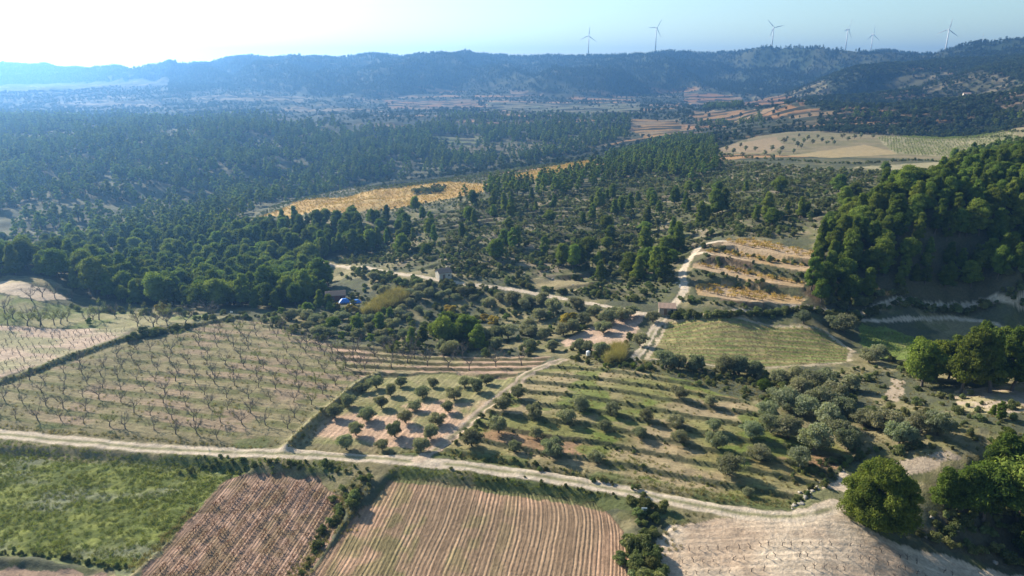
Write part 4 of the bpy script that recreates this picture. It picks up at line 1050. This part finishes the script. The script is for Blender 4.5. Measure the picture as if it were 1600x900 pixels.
# terrace bank plants of the olive slope
P = fill(POLY['terr'], 1.25, None, 46)
u_ = (P[:, 0] - TA[0]) * TN[0] + (P[:, 1] - TA[1]) * TN[1] + 4.2 * (fbm(P[:, 0] / 22, P[:, 1] / 22, 31, 3) - .5)
f_ = (u_ / PT) % 1.0
Pb = P[(f_ > .74) & (f_ < 1.0)]; Pb = off_roads(Pb, 2.4); Pb = Pb[np.random.default_rng(1).uniform(size=len(Pb)) < .6]
adds(Pb, .16, .45, 'terraces', 46)
SHA = np.array([s_[:3] for s_ in SH]); SR = np.array([s_[3] for s_ in SH])
ok, spx, spy, sdp = in_frame(SHA[:, :2], 1, 15)
ssz = SHA[:, 2] / sdp; ssz[~ok] = 0
so = np.argsort(-ssz); sch = set(so[:300].tolist())
SREG = dict(slope='the scrubby slope', hollow='the wooded hollow', rough='the rough ground', edge='the overgrown edge', gully='the shaded gully', strip='the overgrown field strip', bank='the main track bank', hedge='the hedge bank of the orchard', lane='the shaded lane', terrace='the vine terrace banks', terraces='the olive slope terraces')
for reg in SREG:
    ids = [i for i in sch if SR[i] == reg]
    if not ids: continue
    lb = row_labels(SHA[ids, :2], 14, 'dark low bush, %s in the %s row on ' + SREG[reg])
    for i, l in zip(ids, lb):
        rg = np.random.default_rng(i + 7); s_ = SHA[i, 2]
        place('shrub', PR['shrub'][rg.integers(5)], SHA[i, 0], SHA[i, 1], (s_ * rg.uniform(.9, 1.3), s_ * rg.uniform(.9, 1.3), s_), rg.uniform(0, 6.28), l, 'shrub', 'shrubs of ' + SREG[reg], parts=False, dz=-.05)
rest = np.array([i for i in range(len(SHA)) if i not in sch])
nr_ = sdp[rest] < 330
scatter('scrub', 'shrub', SHA[rest[nr_], :2], SHA[rest[nr_], 2], 'low grey-green scrub on banks and slopes', -.05, 5)
scatter('far_scrub', 'shrub_far', SHA[rest[~nr_], :2], SHA[rest[~nr_], 2], 'low grey-green scrub on the far slopes', -.05, 6)
print('shrubs', len(SHA))
# yellow and light green trees, reeds
grove([(253,490,1.9),(257,478,1.5)], 'yellow', 'tree', 'yellow_tree', None, 'bright yellow autumn tree at the wood edge, %s one in the %s line', 4, 1, 1, 51, parts=False)
grove([(707,490,1.6),(771,508,1.8),(884,508,2.0),(757,502,1.3),(895,505,1.6),(700,487,1.3),(546,490,1.5),(528,482,1.1),(555,488,1.2)], 'yellow', 'bush', 'yellow_bush', 'yellowing bushes of the valley floor', 'round yellowing bush on the valley floor, %s in the %s line', 5, 1, 1, 52, parts=False)
grove([(140,508,1.0),(515,485,1.4),(560,500,1.2),(620,545,1.1),(590,510,1.3),(340,478,1.4),(290,478,1.5),(350,475,1.3),(960,565,.9),(990,575,.8),(1320,730,.5),(945,575,.7),(500,520,1.3),(535,530,1.2),(580,535,1.4),(610,525,1.3),(655,545,1.2),(550,505,1.2),(470,488,1.4),(440,492,1.2),(600,490,1.2),(640,505,1.1),(760,545,1.0),(790,500,1.1),(860,520,1.1)], 'lightgreen', 'tree', 'broadleaf_tree', 'light green trees by the hollow', 'light green leafy tree, %s in the %s line beside the wooded hollow', 6, 1, 1, 53, parts=False)
RP = np.concatenate([fill([(568,492),(585,478),(610,462),(632,458),(636,468),(612,482),(590,492)], 1.4, None, 60), fill([(940,572),(955,550),(975,545),(970,570)], 1.6, lambda x, y: np.full(x.shape, .5), 61)])
scatter('reed_bed', 'reed', RP, np.full(len(RP), .8), 'tall yellow reeds on the valley floor', 0, 7)

# ================================================================== vines
VI = []
def vrows(key, a, b, period, step, kind, seed, keep=1.0, off=0.0, smin=.8, smax=1.2, inset=.6):
    A, v, n = axis(a, b); P = PW[key]
    if key in TLEV:
        A = P[1].copy(); v = (P[2] - P[1]) / np.hypot(*(P[2] - P[1])); n = np.array([-v[1], v[0]])
    rg = np.random.default_rng(seed)
    d = P - A; u0, u1 = (d @ n).min(), (d @ n).max(); v0, v1 = (d @ v).min(), (d @ v).max()
    us = np.arange(math.floor(u0 / period), math.ceil(u1 / period) + 1) * period + off; vs = np.arange(v0, v1, step)
    uu_, vv_ = np.meshgrid(us, vs); uu_ = uu_.ravel() + rg.normal(size=uu_.size) * .08; vv_ = vv_.ravel() + rg.normal(size=vv_.size) * step * .12
    x = A[0] + uu_ * n[0] + vv_ * v[0]; y = A[1] + uu_ * n[1] + vv_ * v[1]
    m = inside(P, x, y) & (edge_dist(P, x, y, True) > inset) & (rg.uniform(size=x.shape) < keep)
    if key == 'pale': m &= y < G(1200, 846)[1] + .15 * (x - G(1200, 846)[0]) * 0
    if key in TLEV: m &= edge_dist(P[3:], x, y, False, 20) > dict(t1=2.2, t2=2.2, t3=2.2, t4=1.8)[key]
    for xx, yy in zip(x[m], y[m]): VI.append((xx, yy, rg.uniform(smin, smax), kind))
vrows('purple', (327, 900), (417, 780), 2.5, .9, 'vine_red', 70, .85, .95, smin=.6, smax=1.0, inset=2.2)
vrows('pale', (1100, 862), (1400, 872), 2.7, 1.7, 'vine_bare', 71, .75, .5, .85, inset=3.0)
vrows('vine_l', (0, 560), (150, 556), 2.4, 1.7, 'vine_bare', 72, .7, .6, .9, 1.3)
vrows('brown_low', (0, 890), (150, 893), 2.4, 1.4, 'vine_bare', 73, .8)
vrows('vine_r', (1050, 540), (1300, 548), 2.6, 1.2, 'vine_green', 74, .8, 0, .6, .9, 1.6)
vrows('plat_r', (1400, 225), (1560, 219), 5.0, 2.2, 'vine_green', 79, .8, 0, 1.1, 2.0)
vrows('vine_rr', (1350, 540), (1430, 545), 2.6, 1.2, 'vine_green', 75, .9)
for k_ in ('t1', 't2', 't3', 't4'):
    vrows(k_, POLY[k_][1], POLY[k_][2], 2.4, 1.2, 'vine_orange', 76, .5, .4, .9, 1.3, .3)
vrows('orange', (450, 338), (740, 296), 3.0, 1.5, 'vine_orange', 77, .55, 0, .8, 1.1)
vrows('orange2', (450, 338), (740, 296), 3.0, 1.5, 'vine_orange', 78, .9, 0, .8, 1.1)
VA = np.array([v_[:3] for v_ in VI]); VK = np.array([v_[3] for v_ in VI])
ok, vpx, vpy, vd = in_frame(VA[:, :2], .4, 5)
wgt = VA[:, 2] / vd * ok
vo_ = np.argsort(-wgt); vch = vo_[:300]
VREG = dict(vine_red=('small reddish grapevine, %s in the %s row of the purple-brown vineyard', 'grapevines of the purple-brown vineyard', 20), vine_bare=('small bare grapevine, %s in the %s row of the pale sandy field', 'bare grapevines in rows', 16))
for kd, (fm, gp, per) in VREG.items():
    ids = [i for i in vch if VK[i] == kd]
    if not ids: continue
    lb = row_labels(VA[ids, :2], per, fm)
    for i, l in zip(ids, lb):
        rg = np.random.default_rng(i + 3)
        if kd == 'vine_bare' and vpx[i] < 700: l = l.replace('pale sandy field', 'low brown plot')
        place('grapevine', PR[kd][rg.integers(3)], VA[i, 0], VA[i, 1], VA[i, 2], rg.uniform(0, 6.28), l, 'grapevine', gp, parts=(kd == 'vine_red'))
vs_ = set(vch.tolist()); rest = np.array([i for i in range(len(VA)) if i not in vs_])
for kd, nm, lbb in (('vine_red', 'red_vine_rows', 'rows of small reddish vines'), ('vine_bare', 'bare_vine_rows', 'rows of small bare vines'), ('vine_green', 'green_vine_rows', 'rows of green vines on the valley floor'), ('vine_orange', 'orange_vine_rows', 'rows of orange autumn vines on the terraces and spur')):
    ids = rest[VK[rest] == kd]; scatter(nm, kd, VA[ids, :2], VA[ids, 2], lbb, 0, 11)
print('vines', len(VA))
# ================================================================== grass
GP = np.concatenate([fill(POLY['green'], .62, lambda x, y: np.where(fbm(x / 6, y / 3, 111, 3) > .45, .9, .35), 80),
                     fill([(620,722),(700,733),(850,755),(960,775),(940,782),(850,765),(700,748),(600,738)], .8, None, 81),
                     fill([(930,700),(1000,712),(1130,765),(1230,785),(1130,782),(950,745)], 1.0, lambda x, y: np.full(x.shape, .5), 82),
                     fill([(-100,676),(200,700),(450,714),(560,722),(560,735),(380,730),(200,712),(-100,700)], .9, None, 83)])
GP = off_roads(GP, 1.9)
rgg = np.random.default_rng(3)
scatter('grass', 'grass', GP, rgg.uniform(.5, 1.15, len(GP)), 'tufts of green grass', 0, 12)
DP = np.concatenate([fill([(-100,664),(100,680),(450,700),(560,706),(700,712),(950,752),(1130,786),(1240,796),(1230,785),(950,745),(700,702),(450,695),(-100,655)], .9, None, 84),
                     off_roads(fill([(1020,790),(1110,805),(1060,830),(1075,860),(1040,880),(1022,850)], 1.1, lambda x, y: np.full(x.shape, .6), 85), 2.2),
                     fill(POLY['almond'], 2.0, lambda x, y: np.where(fbm(x / 8, y / 5, 82, 3) > .5, .7, .15), 86),
                     fill(POLY['terr'], 1.8, lambda x, y: np.full(x.shape, .5), 87), fill(rr_, 1.5, lambda x, y: np.full(x.shape, .6), 88), fill(mid_, 1.3, None, 89),
                     along([(450,700),(500,652),(560,604),(590,588)], .25, .8, 90), along([(0,600),(60,578),(130,552),(200,530),(290,512),(385,495)], .3, .9, 91), along([(530,770),(532,800),(500,850),(450,920)], .12, 1.0, 92), along([(570,745),(560,770),(530,830)], .15, 1.2, 93), along([(300,795),(250,850),(205,893)], .15, .6, 94)])
DP = off_roads(DP, 1.9); DP = DP[in_frame(DP, 0, 10)[0]]
scatter('dry_grass', 'dry', DP, rgg.uniform(.5, 1.2, len(DP)), 'tufts of dry straw grass', 0, 13)
# ================================================================== distant tree cover
rgf = np.random.default_rng(9)
def polar(n, p0, p1, r0, r1, fn):
    px_ = rgf.uniform(p0, p1, n); r_ = np.sqrt(rgf.uniform(r0 ** 2, r1 ** 2, n)); t_ = np.arctan((px_ - 800) / (FPX * 1.0455))
    x = r_ * np.sin(t_); y = r_ * np.cos(t_); k = rgf.uniform(size=n) < fn(x, y, px_, r_); return np.column_stack([x, y])[k]
def plain_d(x, y, p, r):
    m = fbm(x / 130, y / 90, 121, 3); f_ = ((y + .1 * x + 45 * (fbm(x / 260, y / 260, 44, 2) - .5)) / 30.0) % 1.0
    st = vnoise(np.floor((y + .1 * x + 45 * (fbm(x / 260, y / 260, 44, 2) - .5)) / 30.0) * 7.31, x / 230, 72)
    left = 1 - sst(350, 520, p)
    return np.clip(np.where(m > .44 - .10 * left, .9, .22) * np.where((st > .68) & (p > 500), .1, 1) + .5 * (f_ > .82), 0, 1)
FP = polar(36000, -60, 1660, 640, 2350, plain_d)
keepf = ~inside(PW['plat'], FP[:, 0], FP[:, 1]) & ~inside(PW['plat2'], FP[:, 0], FP[:, 1])
for Pw in FARMW: keepf &= ~(inside(Pw, FP[:, 0], FP[:, 1]) & (rgf.uniform(size=len(FP)) < .93))
FP = FP[keepf]
scatter('distant_trees', 'bush_far', FP, rgf.uniform(.6, 1.5, len(FP)), 'small dark trees dotting the terraced plain', -.3, 14)
FH = polar(24000, 1230, 1680, 820, 2000, lambda x, y, p, r: np.where(fbm(x / 60, y / 40, 122, 3) > .4, .9, .5) * (p > 1230 + (r < 1100) * 60))
FH = FH[~(np.any([inside(Pw, FH[:, 0], FH[:, 1]) for Pw in FARMW], axis=0) & (rgf.uniform(size=len(FH)) < .7))]
scatter('distant_grove', 'bush_far', FH, rgf.uniform(.7, 1.5, len(FH)), 'olive groves and scrub on the terraced far hill', -.3, 15)
FR = polar(56000, -60, 1660, 1980, 3250, lambda x, y, p, r: np.where(fbm(x / 70, y / 70, 74, 4) < .60, .95, .45) * (p > 260) * (r > 2060 + 130 * np.sin(p / 55 + 1)))
FR = np.concatenate([FR, polar(34000, -80, 440, 2350, 4300, lambda x, y, p, r: np.where(r > 2050 + 1350 * sst(430, 20, p), .9, 0))])
scatter('ridge_wood', 'ridge_pine', FR, rgf.uniform(.7, 1.3, len(FR)), 'pine wood covering the blue ridge', -1, 16)

# ================================================================== built things
def bm_obj(name, build, mats, parent=None, smooth=False):
    bm = bmesh.new(); build(bm); me = bpy.data.meshes.new(name); bm.to_mesh(me); bm.free()
    for m in mats: me.materials.append(MAT[m])
    o = bpy.data.objects.new(name, me); scene.collection.objects.link(o)
    if parent: o.parent = parent
    if smooth: me.polygons.foreach_set('use_smooth', [True] * len(me.polygons))
    return o
def box(bm, c, s, bev=0.0, rot=None):
    r = bmesh.ops.create_cube(bm, size=1.0)
    for v in r['verts']:
        v.co = (c[0] + v.co.x * s[0], c[1] + v.co.y * s[1], c[2] + v.co.z * s[2])
    if bev: bmesh.ops.bevel(bm, geom=list({e for v in r['verts'] for e in v.link_edges}), offset=bev, segments=2, affect='EDGES')
def cone(bm, a, b, r0, r1, k=12):
    V, F = tube([a, b], [r0, r1], k); vs = [bm.verts.new(v) for v in V]
    for f in F: bm.faces.new([vs[i] for i in f])
    bm.faces.new(vs[:k][::-1]); bm.faces.new(vs[k:])
def empty(name, loc, rz, label, category, group=None):
    o = bpy.data.objects.new(name, None); scene.collection.objects.link(o); o.location = loc; o.rotation_euler = (0, 0, rz)
    o['label'] = label; o['category'] = category
    if group: o['group'] = group
    return o
def hut(px, py, wd, dp, ht, roof_h, rz, label, wallm, name='stone_hut', lean_to=False, cat_='hut'):
    x, y = G(px, py); z = float(H(x, y))
    r = empty(name, (x, y, z - .1), rz, label, cat_)
    def walls(bm):
        box(bm, (0, 0, ht / 2 - .3), (wd, dp, ht + .6))
        if not lean_to:
            for sx in (-1, 1):
                a = [bm.verts.new((sx * (wd / 2), -dp / 2, ht)), bm.verts.new((sx * (wd / 2), dp / 2, ht)), bm.verts.new((sx * (wd / 2), 0, ht + roof_h)), bm.verts.new((sx * (wd / 2 - .2), -dp / 2, ht)), bm.verts.new((sx * (wd / 2 - .2), dp / 2, ht)), bm.verts.new((sx * (wd / 2 - .2), 0, ht + roof_h))]
                bm.faces.new(a[:3]); bm.faces.new(a[3:]); bm.faces.new([a[0], a[3], a[5], a[2]]); bm.faces.new([a[1], a[4], a[5], a[2]])
    bm_obj('wall', walls, [wallm], r)
    def roof(bm):
        o_ = .3; n_ = int(wd / .35)
        if lean_to: sides = [((-dp / 2 - o_), ht + .05, (dp / 2 + o_), ht + roof_h)]
        else: sides = [(-dp / 2 - o_, ht - .12, 0, ht + roof_h + .08), (dp / 2 + o_, ht - .12, 0, ht + roof_h + .08)]
        for y0, z0, y1, z1 in sides:
            prev = None
            for i in range(2 * n_ + 1):
                xx = -wd / 2 - o_ + (wd + 2 * o_) * i / (2 * n_); dz = .07 if i % 2 else 0
                a = [bm.verts.new((xx, y0, z0 + dz + .1)), bm.verts.new((xx, y1, z1 + dz + .1)), bm.verts.new((xx, y0, z0)), bm.verts.new((xx, y1, z1))]
                if prev:
                    for q_ in ((0, 1), (2, 3), (0, 2)): bm.faces.new([prev[q_[0]], a[q_[0]], a[q_[1]], prev[q_[1]]])
                prev = a
    rf = bm_obj('roof', roof, ['clay_tile'], r)
    def door(bm): box(bm, (-wd * .12, -dp / 2 - .03, 1.0), (.95, .1, 2.0))
    bm_obj('door', door, ['wood'], r)
    def win(bm): box(bm, (wd * .28, -dp / 2 - .02, 1.5), (.6, .1, .6))
    bm_obj('window', win, ['dark_hole'], r)
    return r
h1 = hut(693, 434, 5.2, 4.2, 2.7, 1.2, RAD(28), 'small whitewashed hut with clay tile roof beside the valley track', 'plaster')
bm_obj('chimney', lambda bm: box(bm, (1.6, .6, 3.9), (.5, .5, 1.0)), ['plaster'], h1)
hut(1042, 489, 5.2, 3.0, 2.1, .8, RAD(-8), 'low stone hut with a brown roof dug into the bank above the crossroads', 'stone', lean_to=True)
hut(1283, 160, 7, 5, 3.6, 1.5, .2, 'pale farmhouse standing far off on the terraced plain', 'plaster', 'farmhouse', cat_='house')
hut(1455, 207, 3, 3, 2.4, .8, .4, 'tiny white hut standing on the tan plateau', 'white_paint', 'field_hut')
hut(1510, 152, 10, 8, 5, 2, -.3, 'pale farmhouse on the far terraced hill', 'plaster', 'farmhouse', cat_='house')
hut(525, 468, 7, 4, 2.3, 1.1, RAD(12), 'red brick shed with clay roof beside the blue tarpaulins', 'brick_red', 'brick_shed', cat_='shed')
# tarpaulin covered heaps
def tarp(px, py, w_, l_, h_, label):
    x, y = G(px, py); r = empty('covered_heap', (x, y, float(H(x, y))), .3, label, 'tarpaulin', 'blue tarpaulins by the brick shed')
    def sheet(bm):
        rg = np.random.default_rng(int(px)); n = 12; g = [[bm.verts.new(((i / n - .5) * w_, (j / n - .5) * l_, h_ * min(1, 3.2 * min(i, n - i, j, n - j) / n) + rg.uniform(-.06, .06))) for j in range(n + 1)] for i in range(n + 1)]
        for i in range(n):
            for j in range(n): bm.faces.new((g[i][j], g[i + 1][j], g[i + 1][j + 1], g[i][j + 1]))
    bm_obj('tarpaulin', sheet, ['blue_tarp'], r)
    def logs(bm):
        for i in range(5): cone(bm, (-w_ / 2 + .4 + i * (w_ - .8) / 4, -l_ / 2 - .25, .2), (-w_ / 2 + .4 + i * (w_ - .8) / 4, l_ / 2 + .25, .2), .16, .16, 8)
    bm_obj('log_pile', logs, ['wood'], r)
tarp(538, 472, 4.4, 3.2, 1.4, 'bright blue tarpaulin over a heap, nearer the brick shed')
tarp(556, 473, 4.4, 3.0, 1.2, 'bright blue tarpaulin over a heap, nearer the reed bed')
# white water tank, signs
def tank(px, py, label):
    x, y = G(px, py); r = empty('water_tank', (x, y, float(H(x, y))), 0, label, 'water tank')
    bm_obj('tank_body', lambda bm: (cone(bm, (0, 0, .2), (0, 0, 1.3), .62, .62, 18), cone(bm, (0, 0, 1.3), (0, 0, 1.5), .62, .3, 18)), ['white_paint'], r)
    bm_obj('lid', lambda bm: cone(bm, (0, 0, 1.5), (0, 0, 1.58), .22, .22, 14), ['white_paint'], r)
tank(919, 556, 'small white water tank among the grey bushes above the olive slope')
def board(px, py, w_, h_, post, label, rz=0):
    x, y = G(px, py); r = empty('white_sign', (x, y, float(H(x, y))), rz, label, 'sign')
    bm_obj('panel', lambda bm: box(bm, (0, 0, post + h_ / 2), (w_, .05, h_), .01), ['white_paint'], r)
    bm_obj('post', lambda bm: cone(bm, (0, .06, -.3), (0, .06, post + h_), .045, .045, 8), ['wood'], r)
board(957, 560, .9, 1.1, .5, 'upright white board beside the light green bush above the slope')
board(1006, 806, 1.0, .7, 1.0, 'small white board in the overgrown strip between two fields')
board(362, 492, .9, .5, .8, 'small white board at the top corner of the almond orchard')
board(1062, 452, .6, 1.2, .6, 'white marker post above the stone hut')
# low dry stone wall lines on the slope are part of the terraces; loose stones
RPs = fill([(1190,480),(1290,484),(1290,478),(1200,474)], 2.2, None, 140)
RK = np.concatenate([off_roads(fill(hp, 5, lambda x, y: np.full(x.shape, .25), 141), 2), off_roads(fill(gul, 3.0, lambda x, y: np.full(x.shape, .5), 142), 0), along([(1235,796),(1260,775),(1290,752)], .6, .5, 143)])
scatter('rubble', 'rock', RK, rgf.uniform(.2, .6, len(RK)), 'pale loose stones', 0, 17)

# wind turbines: hub pixel, ridge pixel, rotor angle
def turbine(px, hy, base_y, rot, yaw, label, dist):
    t, s1 = ray(px, hy); _, s0 = ray(px, base_y)
    zt = CAMZ + s1 * dist; zb = min(CAMZ + s0 * dist, zt - 60) - 8
    x, y = dist * sin(t), dist * cos(t); hgt = zt - zb; bl = 35 * dist / 2900
    r = empty('wind_turbine', (x, y, zb), -t + yaw, label, 'wind turbine', 'wind turbines on the ridge')
    bm_obj('tower', lambda bm: cone(bm, (0, 0, 0), (0, 0, hgt - 1.5), 2.3, 1.4, 20), ['turbine_white'], r, True)
    bm_obj('nacelle', lambda bm: box(bm, (0, 2.5, hgt), (3.6, 10, 3.8), .6), ['turbine_white'], r)
    def hubf(bm):
        bmesh.ops.create_icosphere(bm, subdivisions=3, radius=2.0)
        for v in bm.verts: v.co = (v.co.x, v.co.y * 1.4 - 3.6, v.co.z + hgt)
    bm_obj('hub', hubf, ['turbine_white'], r, True)
    for k_ in range(3):
        a = rot + k_ * 2 * pi / 3
        def blade(bm):
            prev = None
            for i, (f_, w_) in enumerate(((0, 1.0), (.06, 1.1), (.2, 2.4), (.5, 1.7), (.8, 1.1), (1, .3))):
                L_ = 1.4 + bl * f_; cx_, cz_ = sin(a) * L_, cos(a) * L_; nx, nz = cos(a) * w_, -sin(a) * w_
                q_ = [bm.verts.new((cx_ - nx * .35, -3.9 - .35 * (1 - f_), cz_ - nz * .35 + hgt)), bm.verts.new((cx_, -4.25 - .5 * (1 - f_), cz_ + hgt)), bm.verts.new((cx_ + nx * .9, -3.7, cz_ + nz * .9 + hgt)), bm.verts.new((cx_, -3.6, cz_ + hgt))]
                if prev:
                    for j in range(4): bm.faces.new((prev[j], prev[(j + 1) % 4], q_[(j + 1) % 4], q_[j]))
                else: bm.faces.new(q_[::-1])
                prev = q_
            bm.faces.new(prev)
        bm_obj('blade', blade, ['turbine_white'], r)
turbine(920, 56, 84, RAD(5), 0, 'wind turbine with one blade straight up above the low saddle of the ridge', 2900)
turbine(1026, 43.5, 78, RAD(30), .5, 'wind turbine rising beside the wooded knob of the ridge', 2900)
turbine(1209, 43, 78, RAD(-42), .1, 'wind turbine with blades spread in an open V over the long knoll', 2750)
turbine(1325, 46, 82, RAD(18), 1.1, 'narrow-looking wind turbine seen nearly edge on beside its smaller neighbour', 3050)
turbine(1364, 54, 82, RAD(0), .9, 'smallest distant wind turbine with short tower', 3500)
turbine(1483, 46, 84, RAD(8), 0, 'largest wind turbine with one blade up and two spread down', 2650)
t_, s1_ = ray(1537, 52); dd_ = 2900
mr = empty('radio_mast', (dd_ * sin(t_), dd_ * cos(t_), 110), 0, 'thin pale lattice mast on the ridge beyond the largest turbine', 'mast')
zt_ = CAMZ + s1_ * dd_ - 110
def mast(bm):
    for i in range(3):
        a, b = 2.1 * i, 0
        cone(bm, (1.2 * cos(a), 1.2 * sin(a), 0), (.3 * cos(a), .3 * sin(a), zt_), .22, .12, 6)
    n_ = 22
    for k_ in range(n_):
        z0, z1 = zt_ * k_ / n_, zt_ * (k_ + 1) / n_; r0, r1 = 1.2 - .9 * k_ / n_, 1.2 - .9 * (k_ + 1) / n_
        for i in range(3): cone(bm, (r0 * cos(2.1 * i), r0 * sin(2.1 * i), z0), (r1 * cos(2.1 * (i + 1)), r1 * sin(2.1 * (i + 1)), z1), .09, .09, 4)
bm_obj('lattice', mast, ['turbine_white'], mr)

# ================================================================== the air
def haze():
    m, nt, out = newmat('haze')
    pv = nd(nt, 'ShaderNodeVolumePrincipled', Density=HAZE_D, Anisotropy=.62); pv.inputs['Color'].default_value = HAZE_C
    nt.links.new(pv.outputs[0], out.inputs['Volume'])
    def b(bm):
        lo = float(Z.min()) - 3; hi = 262.0
        box(bm, (0, 3000, (lo + hi) / 2), (12900, 7000, hi - lo))
    o = bm_obj('haze', b, ['haze']); o['kind'] = 'stuff'; o['label'] = 'blue haze over the valley'
HAZE_D, HAZE_C = 2.15e-4, (.20, .48, 1.0, 1)
haze()
print('Z range', Z.min(), Z.max(), 'verts', nR * nT)
